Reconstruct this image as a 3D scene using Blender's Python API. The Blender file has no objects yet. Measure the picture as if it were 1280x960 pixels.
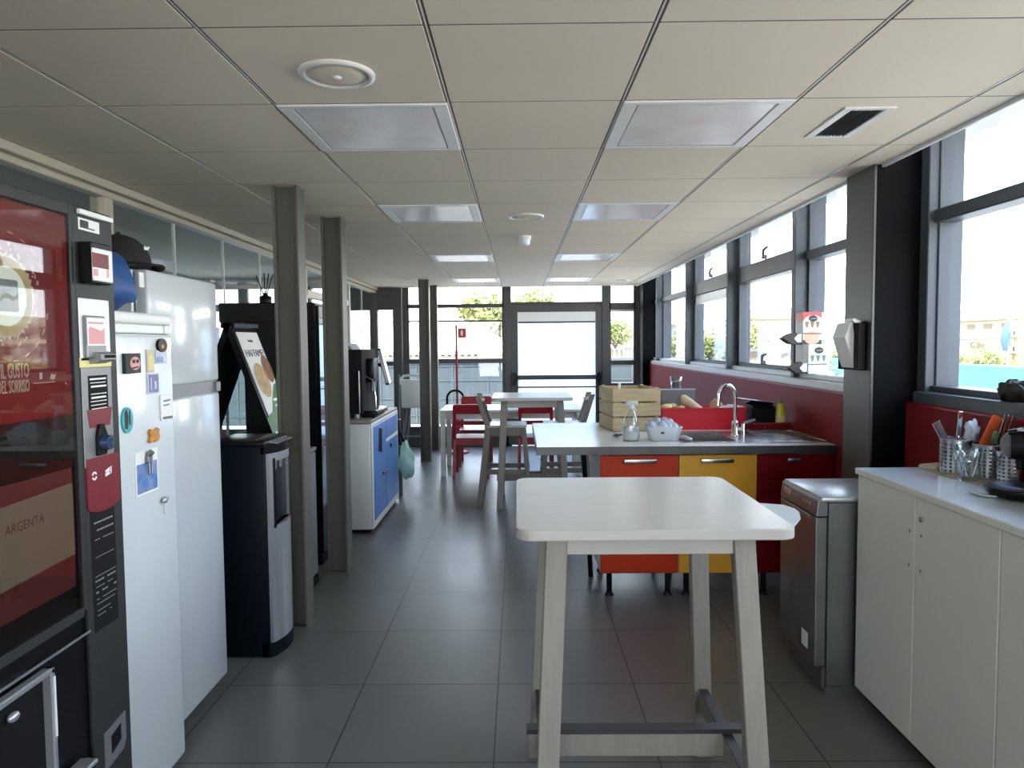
import bpy, bmesh, math, random
from mathutils import Matrix, Vector
random.seed(7)
PI = math.pi
S = bpy.context.scene
C = S.collection

# ------------------------------------------------------------------ camera numbers (1280x960)
F, PITCH, YAW, ROLL, EYE = 899.4, 0.0558, -0.0090, 0.0084, 1.5124
CEIL = 2.342
_cp, _sp, _cy, _sy = math.cos(PITCH), math.sin(PITCH), math.cos(YAW), math.sin(YAW)
_fw = Vector((_sy*_cp, _cy*_cp, -_sp)); _rt = Vector((_cy, -_sy, 0)); _dn = _fw.cross(_rt)
_cr, _sr = math.cos(ROLL), math.sin(ROLL)
RT = _cr*_rt + _sr*_dn; DN = -_sr*_rt + _cr*_dn; FW = _fw
def _ray(x, y): return RT*((x-640)/F) + DN*((y-480)/F) + FW
def on_x(x, y, X): d = _ray(x, y); return Vector((0, 0, EYE)) + d*(X/d.x)
def on_y(x, y, Y): d = _ray(x, y); return Vector((0, 0, EYE)) + d*(Y/d.y)
def on_z(x, y, z=0): d = _ray(x, y); return Vector((0, 0, EYE)) + d*((z-EYE)/d.z)

# ------------------------------------------------------------------ materials
MATS = {}
def mat(name, col, rough=.5, metal=0., noise=0., nscale=6., bump=0., bscale=40., spec=.5, trans=0., coat=0., stretch=None, col2=None):
    m = bpy.data.materials.new(name); m.use_nodes = True
    nt = m.node_tree; b = nt.nodes['Principled BSDF']
    b.inputs['Base Color'].default_value = (*col, 1); b.inputs['Roughness'].default_value = rough
    b.inputs['Metallic'].default_value = metal; b.inputs['Specular IOR Level'].default_value = spec
    b.inputs['Coat Weight'].default_value = coat
    if noise or bump:
        tc = nt.nodes.new('ShaderNodeTexCoord'); mp = nt.nodes.new('ShaderNodeMapping')
        nt.links.new(tc.outputs['Object'], mp.inputs[0])
        if stretch: mp.inputs['Scale'].default_value = stretch
    if noise:
        n = nt.nodes.new('ShaderNodeTexNoise'); n.inputs['Scale'].default_value = nscale; n.inputs['Detail'].default_value = 5
        nt.links.new(mp.outputs[0], n.inputs['Vector'])
        mx = nt.nodes.new('ShaderNodeMix'); mx.data_type = 'RGBA'
        c2 = col2 or tuple(c*(1-noise) for c in col)
        mx.inputs[6].default_value = (*col, 1); mx.inputs[7].default_value = (*c2, 1)
        rp = nt.nodes.new('ShaderNodeMapRange'); rp.inputs[1].default_value = .35; rp.inputs[2].default_value = .7
        nt.links.new(n.outputs['Fac'], rp.inputs[0]); nt.links.new(rp.outputs[0], mx.inputs[0])
        nt.links.new(mx.outputs[2], b.inputs['Base Color'])
    if bump:
        n2 = nt.nodes.new('ShaderNodeTexNoise'); n2.inputs['Scale'].default_value = bscale; n2.inputs['Detail'].default_value = 3
        nt.links.new(mp.outputs[0], n2.inputs['Vector'])
        bp = nt.nodes.new('ShaderNodeBump'); bp.inputs['Strength'].default_value = bump; bp.inputs['Distance'].default_value = .01
        nt.links.new(n2.outputs['Fac'], bp.inputs['Height']); nt.links.new(bp.outputs[0], b.inputs['Normal'])
    MATS[name] = m
    return m

def glassmat(name, tint=(.95, .97, .97), refl=1., base=.04):
    m = bpy.data.materials.new(name); m.use_nodes = True; nt = m.node_tree; nt.nodes.clear()
    o = nt.nodes.new('ShaderNodeOutputMaterial'); mx = nt.nodes.new('ShaderNodeMixShader')
    t = nt.nodes.new('ShaderNodeBsdfTransparent'); t.inputs[0].default_value = (*tint, 1)
    g = nt.nodes.new('ShaderNodeBsdfGlossy'); g.inputs['Roughness'].default_value = .015; g.inputs[0].default_value = (.95, .97, 1, 1)
    lw = nt.nodes.new('ShaderNodeLayerWeight'); lw.inputs[0].default_value = .5
    p = nt.nodes.new('ShaderNodeMath'); p.operation = 'POWER'; p.inputs[1].default_value = 5
    q = nt.nodes.new('ShaderNodeMath'); q.operation = 'MULTIPLY_ADD'; q.inputs[1].default_value = (1-base)*refl; q.inputs[2].default_value = base
    nt.links.new(lw.outputs['Facing'], p.inputs[0]); nt.links.new(p.outputs[0], q.inputs[0])
    nt.links.new(q.outputs[0], mx.inputs[0]); nt.links.new(t.outputs[0], mx.inputs[1]); nt.links.new(g.outputs[0], mx.inputs[2])
    nt.links.new(mx.outputs[0], o.inputs[0]); MATS[name] = m
    return m

def filmmat(name, col, diff=.35):
    m = bpy.data.materials.new(name); m.use_nodes = True; nt = m.node_tree; nt.nodes.clear()
    o = nt.nodes.new('ShaderNodeOutputMaterial'); mx = nt.nodes.new('ShaderNodeMixShader'); mx.inputs[0].default_value = diff
    t = nt.nodes.new('ShaderNodeBsdfTranslucent'); t.inputs[0].default_value = (*col, 1)
    d = nt.nodes.new('ShaderNodeBsdfDiffuse'); d.inputs[0].default_value = (*col, 1)
    nt.links.new(t.outputs[0], mx.inputs[1]); nt.links.new(d.outputs[0], mx.inputs[2]); nt.links.new(mx.outputs[0], o.inputs[0])
    MATS[name] = m
    return m

mat('ceiling_tile', (.81, .725, .585), .85, noise=.05, nscale=1.5, bump=.05, bscale=160)
mat('tbar', (.72, .70, .66), .35)
mat('dark_gap', (.06, .06, .055), .8)
mat('gap_shade', (.13, .115, .09), .8)
mat('lamp_white', (.82, .82, .8), .4)
mat('lamp_lens', (.93, .93, .91), .22, noise=.1, nscale=6, col2=(.86, .80, .80), bump=.10, bscale=60)
mat('post_paint', (.105, .100, .080), .45, noise=.08, nscale=3, stretch=(1, 1, .3))
mat('beige_metal', (.55, .49, .38), .4, noise=.06, nscale=4)
mat('black_steel', (.0008, .0012, .002), .7, noise=.3, nscale=2, spec=.12)
mat('brushed_panel', (.080, .080, .073), .45, .3, noise=.12, nscale=5, stretch=(1, 1, .15))
mat('frame_alu', (.066, .078, .094), .5, .1, noise=.06, nscale=3)
mat('frame_dark', (.075, .076, .074), .45, .2, noise=.1, nscale=3)
mat('frame_door', (.065, .068, .065), .42, .2, noise=.06, nscale=3)
mat('red_panel', (.24, .020, .026), .5, spec=.10, noise=.12, nscale=2)
mat('sill_white', (.70, .72, .73), .3, noise=.1, nscale=4)
mat('wall_grey', (.42, .42, .41), .7, noise=.06, nscale=2)
mat('wall_warm', (.50, .48, .44), .8, noise=.05, nscale=2)
mat('black_plastic', (.005, .0055, .006), .30, spec=.22)
mat('black_matte', (.006, .006, .0065), .7, spec=.2)
mat('navy_plastic', (.002, .006, .010), .45, spec=.15)
mat('dark_panel', (.030, .031, .031), .45, spec=.3)
mat('silver', (.52, .54, .57), .3, .7, noise=.05, nscale=3)
mat('chrome', (.75, .76, .78), .1, 1.)
mat('steel', (.50, .50, .50), .26, 1., noise=.12, nscale=8, stretch=(.2, 3, 1))
mat('steel_edge', (.12, .12, .115), .4, .8, noise=.2, nscale=5)
mat('steel_dull', (.26, .265, .27), .38, .9, noise=.15, nscale=6)
mat('white_enamel', (.68, .725, .745), .2, coat=.2)
mat('white_gloss', (.56, .60, .625), .16, coat=.3)
mat('white_paint', (.74, .74, .71), .35, noise=.04, nscale=3)
mat('white_plastic', (.80, .81, .80), .35)
mat('cream_door', (.80, .78, .70), .42, noise=.04, nscale=2)
mat('worktop', (.84, .85, .84), .16, noise=.06, nscale=5)
mat('birch_white', (.53, .505, .46), .30, noise=.10, nscale=4, stretch=(1, 10, 10), bump=.04)
mat('birch_leg', (.31, .285, .24), .5, noise=.13, nscale=5, stretch=(9, 9, .8), bump=.04)
mat('birch_shaded', (.23, .208, .172), .5, noise=.15, nscale=6, stretch=(9, 9, .8))  # chair wood darkened, its backlit shade is put into the colour
mat('red_chair', (.30, .006, .016), .35)
mat('red_box', (.55, .006, .022), .4)
mat('orange_front', (.50, .036, .005), .35, spec=.3)
mat('yellow_front', (.72, .36, .035), .3)
mat('dkred_front', (.17, .002, .007), .35, spec=.3)
mat('crate_wood', (.56, .43, .25), .65, noise=.25, nscale=5, stretch=(1, 1, 8))
mat('blue_door', (.07, .21, .52), .35, noise=.1, nscale=3)
mat('cab_side', (.70, .71, .68), .4, noise=.08, nscale=2)
mat('brown_top', (.22, .19, .165), .4, noise=.2, nscale=6)
mat('teal_bag', (.42, .68, .62), .6, noise=.2, nscale=10, bump=.3, bscale=15)
mat('blue_bag', (.02, .09, .30), .5, noise=.3, nscale=8)
mat('cap_black', (.012, .011, .011), .85, bump=.3, bscale=300)
mat('poster_red', (.17, .010, .013), .5, noise=.2, nscale=3, col2=(.27, .014, .014), spec=.2)
mat('label_red', (.17, .010, .018), .4)
mat('gold', (.52, .40, .18), .4, noise=.35, nscale=18)
mat('pale_green', (.66, .74, .64), .4)
mat('slate', (.13, .17, .16), .5)
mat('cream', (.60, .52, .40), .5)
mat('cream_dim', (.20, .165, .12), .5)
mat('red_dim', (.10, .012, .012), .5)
mat('paper', (.84, .84, .82), .6)
mat('ink', (.03, .03, .03), .6)
mat('pink', (.70, .33, .33), .5)
mat('silver_dark', (.26, .265, .275), .4, .5)
mat('knob_blue', (.02, .05, .11), .25)
mat('food_tan', (.60, .42, .22), .6, noise=.35, nscale=25)
mat('food_green', (.12, .25, .11), .5)
mat('poster_green', (.10, .22, .10), .5)
mat('food_brown', (.30, .15, .07), .6, noise=.4, nscale=25)
mat('yellow_soft', (.74, .66, .28), .5)
mat('teal', (.06, .42, .45), .4)
mat('purple', (.25, .24, .48), .4, noise=.4, nscale=40)
mat('sea_blue', (.07, .22, .55), .35, noise=.7, nscale=30, col2=(.30, .34, .52))
mat('orange', (.66, .28, .05), .5, noise=.3, nscale=60)
mat('lemon_green', (.62, .64, .06), .3)
mat('bread', (.66, .55, .36), .7, noise=.2, nscale=20)
mat('cloth_blue', (.62, .68, .80), .8, noise=.15, nscale=20)
mat('rubber_grey', (.16, .16, .165), .6)
mat('kraft', (.46, .38, .28), .8)
mat('foil_brown', (.03, .026, .022), .5, 0., noise=.4, nscale=30)
mat('carton_white', (.80, .81, .80), .5)
mat('carton_red', (.62, .05, .05), .4)
mat('salmon', (.72, .36, .25), .5)
mat('red_spout', (.55, .03, .03), .35)
mat('orange_handle', (.72, .12, .03), .4)
mat('grey_lid', (.25, .25, .26), .4)
mat('strip_dark', (.09, .09, .095), .4, .8)
mat('terracotta', (.26, .20, .16), .8)
mat('roof_pale', (.62, .58, .52), .8)
mat('facade_cream', (.50, .46, .33), .8)
mat('facade_white', (.46, .44, .40), .8)
mat('facade_dark', (.20, .16, .11), .8)
mat('leaf', (.20, .21, .05), .7, noise=.4, nscale=.9, col2=(.12, .15, .035))
mat('leaf_pale', (.26, .25, .075), .7, noise=.4, nscale=.9, col2=(.17, .19, .05))
mat('trunk', (.12, .09, .06), .9)
mat('parapet', (.034, .050, .058), .6, noise=.1, nscale=1)
mat('parapet_line', (.065, .082, .09), .6)
mat('terrace', (.58, .53, .46), .8, noise=.08, nscale=1)
mat('ground', (.34, .31, .25), .9, noise=.2, nscale=.1)
mat('cyan', (.03, .30, .42), .6)
mat('flag_blue', (.05, .10, .35), .7)
glassmat('window_glass', (.97, .985, .985))
glassmat('partition_glass', (.80, .86, .86), base=.08)
glassmat('smoked_glass', (.86, .84, .82), base=.04)
glassmat('clear_plastic', (.86, .90, .90), base=.10)
glassmat('clear_glass', (.88, .92, .92), base=.10)
filmmat('white_film', (.78, .86, .95))
filmmat('frosted', (.82, .85, .85), .55)

# ------------------------------------------------------------------ mesh builder
class MB:
    def __init__(s): s.v = []; s.f = []; s.m = []; s.sm = []; s.T = None; s.mi = 0
    def add(s, vs, fs, smooth=False):
        b = len(s.v)
        s.v += [(s.T @ Vector(p)) if s.T is not None else Vector(p) for p in vs]
        for f in fs: s.f.append([b+i for i in f]); s.m.append(s.mi); s.sm.append(smooth)
        return s
    def addbm(s, bm, smooth=False):
        bm.verts.ensure_lookup_table(); bm.verts.index_update()
        s.add([v.co.copy() for v in bm.verts], [[v.index for v in f.verts] for f in bm.faces], smooth); bm.free(); return s
    def box(s, x0, x1, y0, y1, z0, z1, bev=.003, seg=1):
        x0, x1 = min(x0, x1), max(x0, x1); y0, y1 = min(y0, y1), max(y0, y1); z0, z1 = min(z0, z1), max(z0, z1)
        bm = bmesh.new(); bmesh.ops.create_cube(bm, size=1)
        for v in bm.verts: v.co = Vector(((x0+x1)/2+v.co.x*(x1-x0), (y0+y1)/2+v.co.y*(y1-y0), (z0+z1)/2+v.co.z*(z1-z0)))
        bev = min(bev, .45*min(x1-x0, y1-y0, z1-z0))
        if bev > 0: bmesh.ops.bevel(bm, geom=bm.edges[:], offset=bev, segments=seg, affect='EDGES', profile=.5)
        return s.addbm(bm, seg > 1)
    def rot_box(s, c, size, M, bev=.003):
        T = s.T; s.T = (T if T is not None else Matrix()) @ Matrix.Translation(c) @ M.to_4x4()
        s.box(-size[0]/2, size[0]/2, -size[1]/2, size[1]/2, -size[2]/2, size[2]/2, bev); s.T = T; return s
    def bar(s, p, q, w, d, bev=.002, up=(0, 0, 1)):
        """square bar from p to q, w across, d along the other axis"""
        p, q = Vector(p), Vector(q); z = (q-p); L = z.length; z = z.normalized(); u = Vector(up)
        if abs(z.dot(u)) > .95: u = Vector((0, 1, 0))
        x = u.cross(z).normalized(); y = z.cross(x)
        M = Matrix((x, y, z)).transposed()
        return s.rot_box((p+q)/2, (w, d, L), M, bev)
    def leg(s, p, q, w, d):
        """post whose ends stay level: a sheared box from base p to top q"""
        vs = []
        for c in (p, q):
            for dx, dy in ((-1, -1), (1, -1), (1, 1), (-1, 1)): vs.append((c[0]+dx*w/2, c[1]+dy*d/2, c[2]))
        bm = bmesh.new(); bv = [bm.verts.new(v) for v in vs]
        for f in ((3, 2, 1, 0), (4, 5, 6, 7), (0, 1, 5, 4), (1, 2, 6, 5), (2, 3, 7, 6), (3, 0, 4, 7)): bm.faces.new([bv[i] for i in f])
        bmesh.ops.bevel(bm, geom=bm.edges[:], offset=.003, segments=1, affect='EDGES', profile=.5)
        return s.addbm(bm)
    def cyl(s, p, q, r0, r1=None, n=20, caps=True):
        r1 = r0 if r1 is None else r1; p, q = Vector(p), Vector(q); z = (q-p).normalized()
        u = Vector((0, 0, 1)) if abs(z.z) < .9 else Vector((1, 0, 0)); x = u.cross(z).normalized(); y = z.cross(x)
        vs = []
        for c, r in ((p, r0), (q, r1)):
            for i in range(n): a = 2*PI*i/n; vs.append(c + x*math.cos(a)*r + y*math.sin(a)*r)
        s.add(vs, [(i, (i+1) % n, n+(i+1) % n, n+i) for i in range(n)], True)
        if caps: s.add(vs, [tuple(range(n))[::-1], tuple(range(n, 2*n))])
        return s
    def lathe(s, prof, c=(0, 0, 0), n=24, sx=1, sy=1):
        vs = []
        for r, z in prof:
            for i in range(n): a = 2*PI*i/n; vs.append((c[0]+r*math.cos(a)*sx, c[1]+r*math.sin(a)*sy, c[2]+z))
        fs = []
        for k in range(len(prof)-1):
            for i in range(n): j = (i+1) % n; fs.append((k*n+i, k*n+j, (k+1)*n+j, (k+1)*n+i))
        s.add(vs, fs, True)
        if prof[0][0] > 1e-5: s.add(vs[:n], [tuple(range(n))[::-1]])
        if prof[-1][0] > 1e-5: s.add(vs[-n:], [tuple(range(n))])
        return s
    def tube(s, pts, r, n=10, closed=False):
        pts = [Vector(p) for p in pts]; k = len(pts); vs = []; prev = None
        for i, p in enumerate(pts):
            a = pts[(i-1) % k] if (closed or i > 0) else p; b = pts[(i+1) % k] if (closed or i < k-1) else p
            t = (b-a).normalized()
            if prev is None:
                u = Vector((0, 0, 1)) if abs(t.z) < .9 else Vector((1, 0, 0)); x = u.cross(t).normalized()
            else: x = (prev - t*prev.dot(t)).normalized()
            prev = x; y = t.cross(x); rr = r[i] if isinstance(r, (list, tuple)) else r
            for j in range(n): an = 2*PI*j/n; vs.append(p + x*math.cos(an)*rr + y*math.sin(an)*rr)
        fs = []
        for i in range(k if closed else k-1):
            for j in range(n): fs.append((i*n+j, i*n+(j+1) % n, ((i+1) % k)*n+(j+1) % n, ((i+1) % k)*n+j))
        s.add(vs, fs, True)
        if not closed: s.add(vs, [tuple(range(n))[::-1], tuple(range((k-1)*n, k*n))])
        return s
    def prism(s, poly, h0, h1, M=None, bev=0.):
        """polygon in the local xy plane pushed from z=h0 to h1, placed by M"""
        n = len(poly); M = M or Matrix(); bm = bmesh.new()
        a = [bm.verts.new((p[0], p[1], h0)) for p in poly]; b = [bm.verts.new((p[0], p[1], h1)) for p in poly]
        bm.faces.new(a[::-1]); bm.faces.new(b)
        for i in range(n): bm.faces.new((a[i], a[(i+1) % n], b[(i+1) % n], b[i]))
        bmesh.ops.recalc_face_normals(bm, faces=bm.faces[:])
        if bev: bmesh.ops.bevel(bm, geom=bm.edges[:], offset=bev, segments=2, affect='EDGES', profile=.5)
        for v in bm.verts: v.co = M @ v.co
        return s.addbm(bm)
    def ball(s, c, r, sub=2, jit=0., sc=(1, 1, 1), R=None):
        bm = bmesh.new(); bmesh.ops.create_icosphere(bm, subdivisions=sub, radius=1)
        for v in bm.verts:
            k = 1+random.uniform(-jit, jit); p = Vector((v.co.x*sc[0], v.co.y*sc[1], v.co.z*sc[2]))*r*k
            v.co = (R @ p if R else p) + Vector(c)
        return s.addbm(bm, True)
    def text(s, txt, size, M, align='LEFT', depth=.0006, sx=1.):
        cu = bpy.data.curves.new('t', 'FONT'); cu.body = txt; cu.size = size; cu.align_x = align; cu.extrude = depth; cu.resolution_u = 2
        ob = bpy.data.objects.new('t', cu); me = bpy.data.meshes.new_from_object(ob)
        X = M @ Matrix.Diagonal((sx, 1, 1, 1))
        s.add([X @ v.co for v in me.vertices], [tuple(p.vertices) for p in me.polygons])
        bpy.data.objects.remove(ob); bpy.data.meshes.remove(me); bpy.data.curves.remove(cu)
        return s

def plate(M, w, h):        # helper polygons
    return [(-w/2, -h/2), (w/2, -h/2), (w/2, h/2), (-w/2, h/2)]
def rrect(x0, x1, y0, y1, r, n=5):
    P = []
    for cx, cy, a0 in ((x1-r, y0+r, -90), (x1-r, y1-r, 0), (x0+r, y1-r, 90), (x0+r, y0+r, 180)):
        for i in range(n+1):
            a = math.radians(a0+90*i/n); P.append((cx+r*math.cos(a), cy+r*math.sin(a)))
    return P
def circ(cx, cy, r, n=32, sx=1.): return [(cx+sx*r*math.cos(2*PI*i/n), cy+r*math.sin(2*PI*i/n)) for i in range(n)]
def FX(X):   # sheet on a plane facing +X : local x -> +Y, local y -> +Z
    return Matrix(((0, 0, 1, X), (1, 0, 0, 0), (0, 1, 0, 0), (0, 0, 0, 1)))
def FNX(X):  # facing -X : local x -> -Y
    return Matrix(((0, 0, -1, X), (-1, 0, 0, 0), (0, 1, 0, 0), (0, 0, 0, 1)))
def FNY(Y):  # facing -Y : local x -> +X
    return Matrix(((1, 0, 0, 0), (0, 0, -1, Y), (0, 1, 0, 0), (0, 0, 0, 1)))

OFF = {}
def _link(name, mb, mats, loc):
    me = bpy.data.meshes.new(name); loc = Vector(loc)
    me.from_pydata([v-loc for v in mb.v], [], mb.f)
    if isinstance(mats, str): mats = [mats]
    for m in mats: me.materials.append(MATS[m])
    me.polygons.foreach_set('material_index', [min(i, len(mats)-1) for i in mb.m])
    me.polygons.foreach_set('use_smooth', mb.sm)
    me.update(); o = bpy.data.objects.new(name, me); C.objects.link(o)
    return o
def tag(o, label=None, cat=None, group=None, kind=None):
    if label: o['label'] = label
    if cat: o['category'] = cat
    if group: o['group'] = group
    if kind: o['kind'] = kind
    return o
def thing(name, label, cat, loc=(0, 0, 0), rz=0., group=None, kind=None):
    o = bpy.data.objects.new(name, None); C.objects.link(o); o.empty_display_size = .1
    o.location = loc; o.rotation_euler = (0, 0, rz); OFF[o.name] = Vector(loc)
    return tag(o, label, cat, group, kind)
def part(name, mb, mats, parent, label=None, local=False, kind=None):
    """child mesh; coordinates are the room's unless local"""
    off = Vector((0, 0, 0)) if local else OFF[parent.name]
    o = _link(name, mb, mats, off); o.parent = parent; OFF[o.name] = off
    if label: o['label'] = label
    if kind: o['kind'] = kind
    return o
def single(name, mb, mats, label, cat, group=None, kind=None):
    xs = [v.x for v in mb.v]; ys = [v.y for v in mb.v]; zs = [v.z for v in mb.v]
    loc = Vector(((min(xs)+max(xs))/2, (min(ys)+max(ys))/2, min(zs)))
    o = _link(name, mb, mats, loc); o.location = loc; OFF[o.name] = loc
    return tag(o, label, cat, group, kind)
def struct(name, mb, mats, label=None): 
    o = _link(name, mb, mats, (0, 0, 0)); OFF[o.name] = Vector((0, 0, 0)); o['kind'] = 'structure'
    if label: o['label'] = label
    return o
def dup(src, loc, rz=0., label=None, group=None):
    kids = {}
    for o in C.objects:
        if o.parent: kids.setdefault(o.parent.name, []).append(o)
    def cp(o, par):
        c = o.copy(); C.objects.link(c)
        if par: c.parent = par
        for k in kids.get(o.name, []): cp(k, c)
        return c
    r = cp(src, None); r.location = loc; r.rotation_euler = (0, 0, rz); OFF[r.name] = Vector(loc)
    if label: r['label'] = label
    if group: r['group'] = group
    return r
# ------------------------------------------------------------------ THE SETTING
YB, YF = -3.6, 10.6           # back wall, far glazed wall
XL, XR = -4.6, 1.86           # next room's outer wall, red wall under the windows
# floor : 60 cm tiles, the grid in the material follows the real joints
fm = mat('floor_tile', (.105, .108, .106), .30, noise=.12, nscale=1.2, bump=.03, bscale=6)
nt = fm.node_tree; b = nt.nodes['Principled BSDF']
tc = nt.nodes.new('ShaderNodeTexCoord'); mp = nt.nodes.new('ShaderNodeMapping')
mp.inputs['Location'].default_value = (.7006+.6*20, -2.5241+.6*20, 0)
br = nt.nodes.new('ShaderNodeTexBrick'); br.offset = 0; br.squash = 1
br.inputs['Color1'].default_value = (.175, .173, .165, 1); br.inputs['Color2'].default_value = (.150, .149, .143, 1)
br.inputs['Mortar'].default_value = (.025, .025, .024, 1); br.inputs['Scale'].default_value = 1
br.inputs['Brick Width'].default_value = .6; br.inputs['Row Height'].default_value = .6
br.inputs['Mortar Size'].default_value = .0032; br.inputs['Mortar Smooth'].default_value = .1
nt.links.new(tc.outputs['Object'], mp.inputs[0]); nt.links.new(mp.outputs[0], br.inputs['Vector'])
nz = nt.nodes.new('ShaderNodeTexNoise'); nz.inputs['Scale'].default_value = 2.2; nz.inputs['Detail'].default_value = 4
nt.links.new(tc.outputs['Object'], nz.inputs['Vector'])
mxx = nt.nodes.new('ShaderNodeMix'); mxx.data_type = 'RGBA'; mxx.blend_type = 'MULTIPLY'; mxx.inputs[0].default_value = .25
nt.links.new(br.outputs['Color'], mxx.inputs[6]); nt.links.new(nz.outputs['Fac'], mxx.inputs[7])
nt.links.new(mxx.outputs[2], b.inputs['Base Color'])
rr = nt.nodes.new('ShaderNodeMapRange'); rr.inputs[3].default_value = .24; rr.inputs[4].default_value = .40
nt.links.new(nz.outputs['Fac'], rr.inputs[0]); nt.links.new(rr.outputs[0], b.inputs['Roughness'])
m = MB().box(XL-.1, 2.1, YB-.1, YF+.08, -.12, 0, 0); struct('floor', m, 'floor_tile', 'dark grey square floor tiles with thin joints')

# ceiling : bevelled panels with gaps filled by strips coloured as shade, recessed bars between the long rows
CX, CY = -.8336, 1.9199
LIGHTS = [(i, j) for j in (1, 4, 8, 12) for i in (0, 2)]
cols = [CX+.6*i for i in range(-2, 5)]+[1.725]; rows = [CY+.6*j for j in range(-9, 15)]+[YF-.02]
m = MB()
for a in range(len(cols)-1):
    for r in range(len(rows)-1):
        if (a-2, r-9) in LIGHTS: continue
        m.box(cols[a]+.0085, cols[a+1]-.0085, rows[r]+.0032, rows[r+1]-.0032, CEIL, CEIL+.016, .0014)
ce = struct('ceiling', m, 'ceiling_tile', 'pale suspended ceiling panels')
m = MB()
for x in cols[:-1]: m.box(x-.0028, x+.0028, YB, YF-.02, CEIL+.0012, CEIL+.02, 0)
part('ceiling_bars', m, 'tbar', ce)
m = MB()
for x in cols[:-1]: m.box(x-.0084, x-.0029, YB, YF-.02, CEIL+.003, CEIL+.012, 0).box(x+.0029, x+.0084, YB, YF-.02, CEIL+.003, CEIL+.012, 0)
for y in rows[:-1]:
    for a in range(len(cols)-1): m.box(cols[a]+.0086, cols[a+1]-.0086, y-.0031, y+.0031, CEIL+.0006, CEIL+.012, 0)
part('ceiling_gap_shade', m, 'gap_shade', ce, 'thin dark strips painting the shade in the panel gaps')  # dark strips paint the shadow that falls in the gaps
m = MB()
for a in range(len(cols)-1):
    for r in range(len(rows)-1):
        if (a-2, r-9) not in LIGHTS: m.box(cols[a], cols[a+1], rows[r], rows[r+1], CEIL+.022, CEIL+.03, 0)
part('ceiling_backing', m, 'dark_gap', ce)
m = MB().box(1.722, 1.742, YB, YF-.05, CEIL-.012, 2.6, .003)
struct('trim_1', m, 'lamp_white', 'white edge strip along the window side of the ceiling')
m = MB().box(XL-.15, 2.5, YB-.15, YF+.25, 2.62, 2.80, 0)
struct('roof', m, 'wall_grey', 'flat roof above the room')
m = MB().box(XL, -2.06, YB, YF-.02, 2.50, 2.52, 0); struct('ceiling_annex', m, 'wall_grey', 'plain ceiling of the room behind the glass partition')

# back wall and outer wall of the next room (with its high strip window)
m = MB().box(XL-.1, -1.7, YB-.1, YB, 0, 2.62, 0).box(1.5, 2.1, YB-.1, YB, 0, 2.62, 0).box(-1.7, 1.5, YB-.1, YB, 0, .35, 0).box(-1.7, 1.5, YB-.1, YB, 2.33, 2.62, 0); struct('wall_back', m, 'wall_warm')
m = MB().box(XL-.1, XL, YB, YF, 0, 2.03, 0).box(XL-.1, XL, YB, YF, 2.36, 2.62, 0)
struct('wall_left', m, 'wall_grey', 'grey outer wall of the next room, seen through the glass partition')
wn = 0
def window(label):
    global wn; wn += 1
    return thing('window_%d' % wn, label, 'window', (0, 0, 0), kind='structure')
w = window('unseen wide window added behind the camera for fill light')
m = MB().box(-1.7, 1.5, YB-.08, YB+.02, .35, .40, .003).box(-1.7, 1.5, YB-.08, YB+.02, 2.28, 2.33, .003)
for x in (-1.67, -.63, .43, 1.47): m.box(x-.03, x+.03, YB-.08, YB+.02, .40, 2.28, .003)
part('window_frame', m, 'frame_alu', w); part('window_pane', MB().box(-1.7, 1.5, YB-.05, YB-.042, .37, 2.31, 0), 'window_glass', w)  # unseen window, added to brighten the near ceiling and cabinets
w = window('high strip window in the next room, seen through the glass partition')
m = MB()
for y in (-3.5, -.5, 2.5, 5.5, 8.5, 10.5): m.box(XL-.09, XL-.02, y-.03, y+.03, 2.03, 2.36)
m.box(XL-.09, XL-.02, YB, YF, 2.03, 2.06).box(XL-.09, XL-.02, YB, YF, 2.33, 2.36)
part('window_frame', m, 'frame_dark', w)
part('window_pane', MB().box(XL-.06, XL-.052, YB, YF, 2.05, 2.34, 0), 'window_glass', w)

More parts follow.
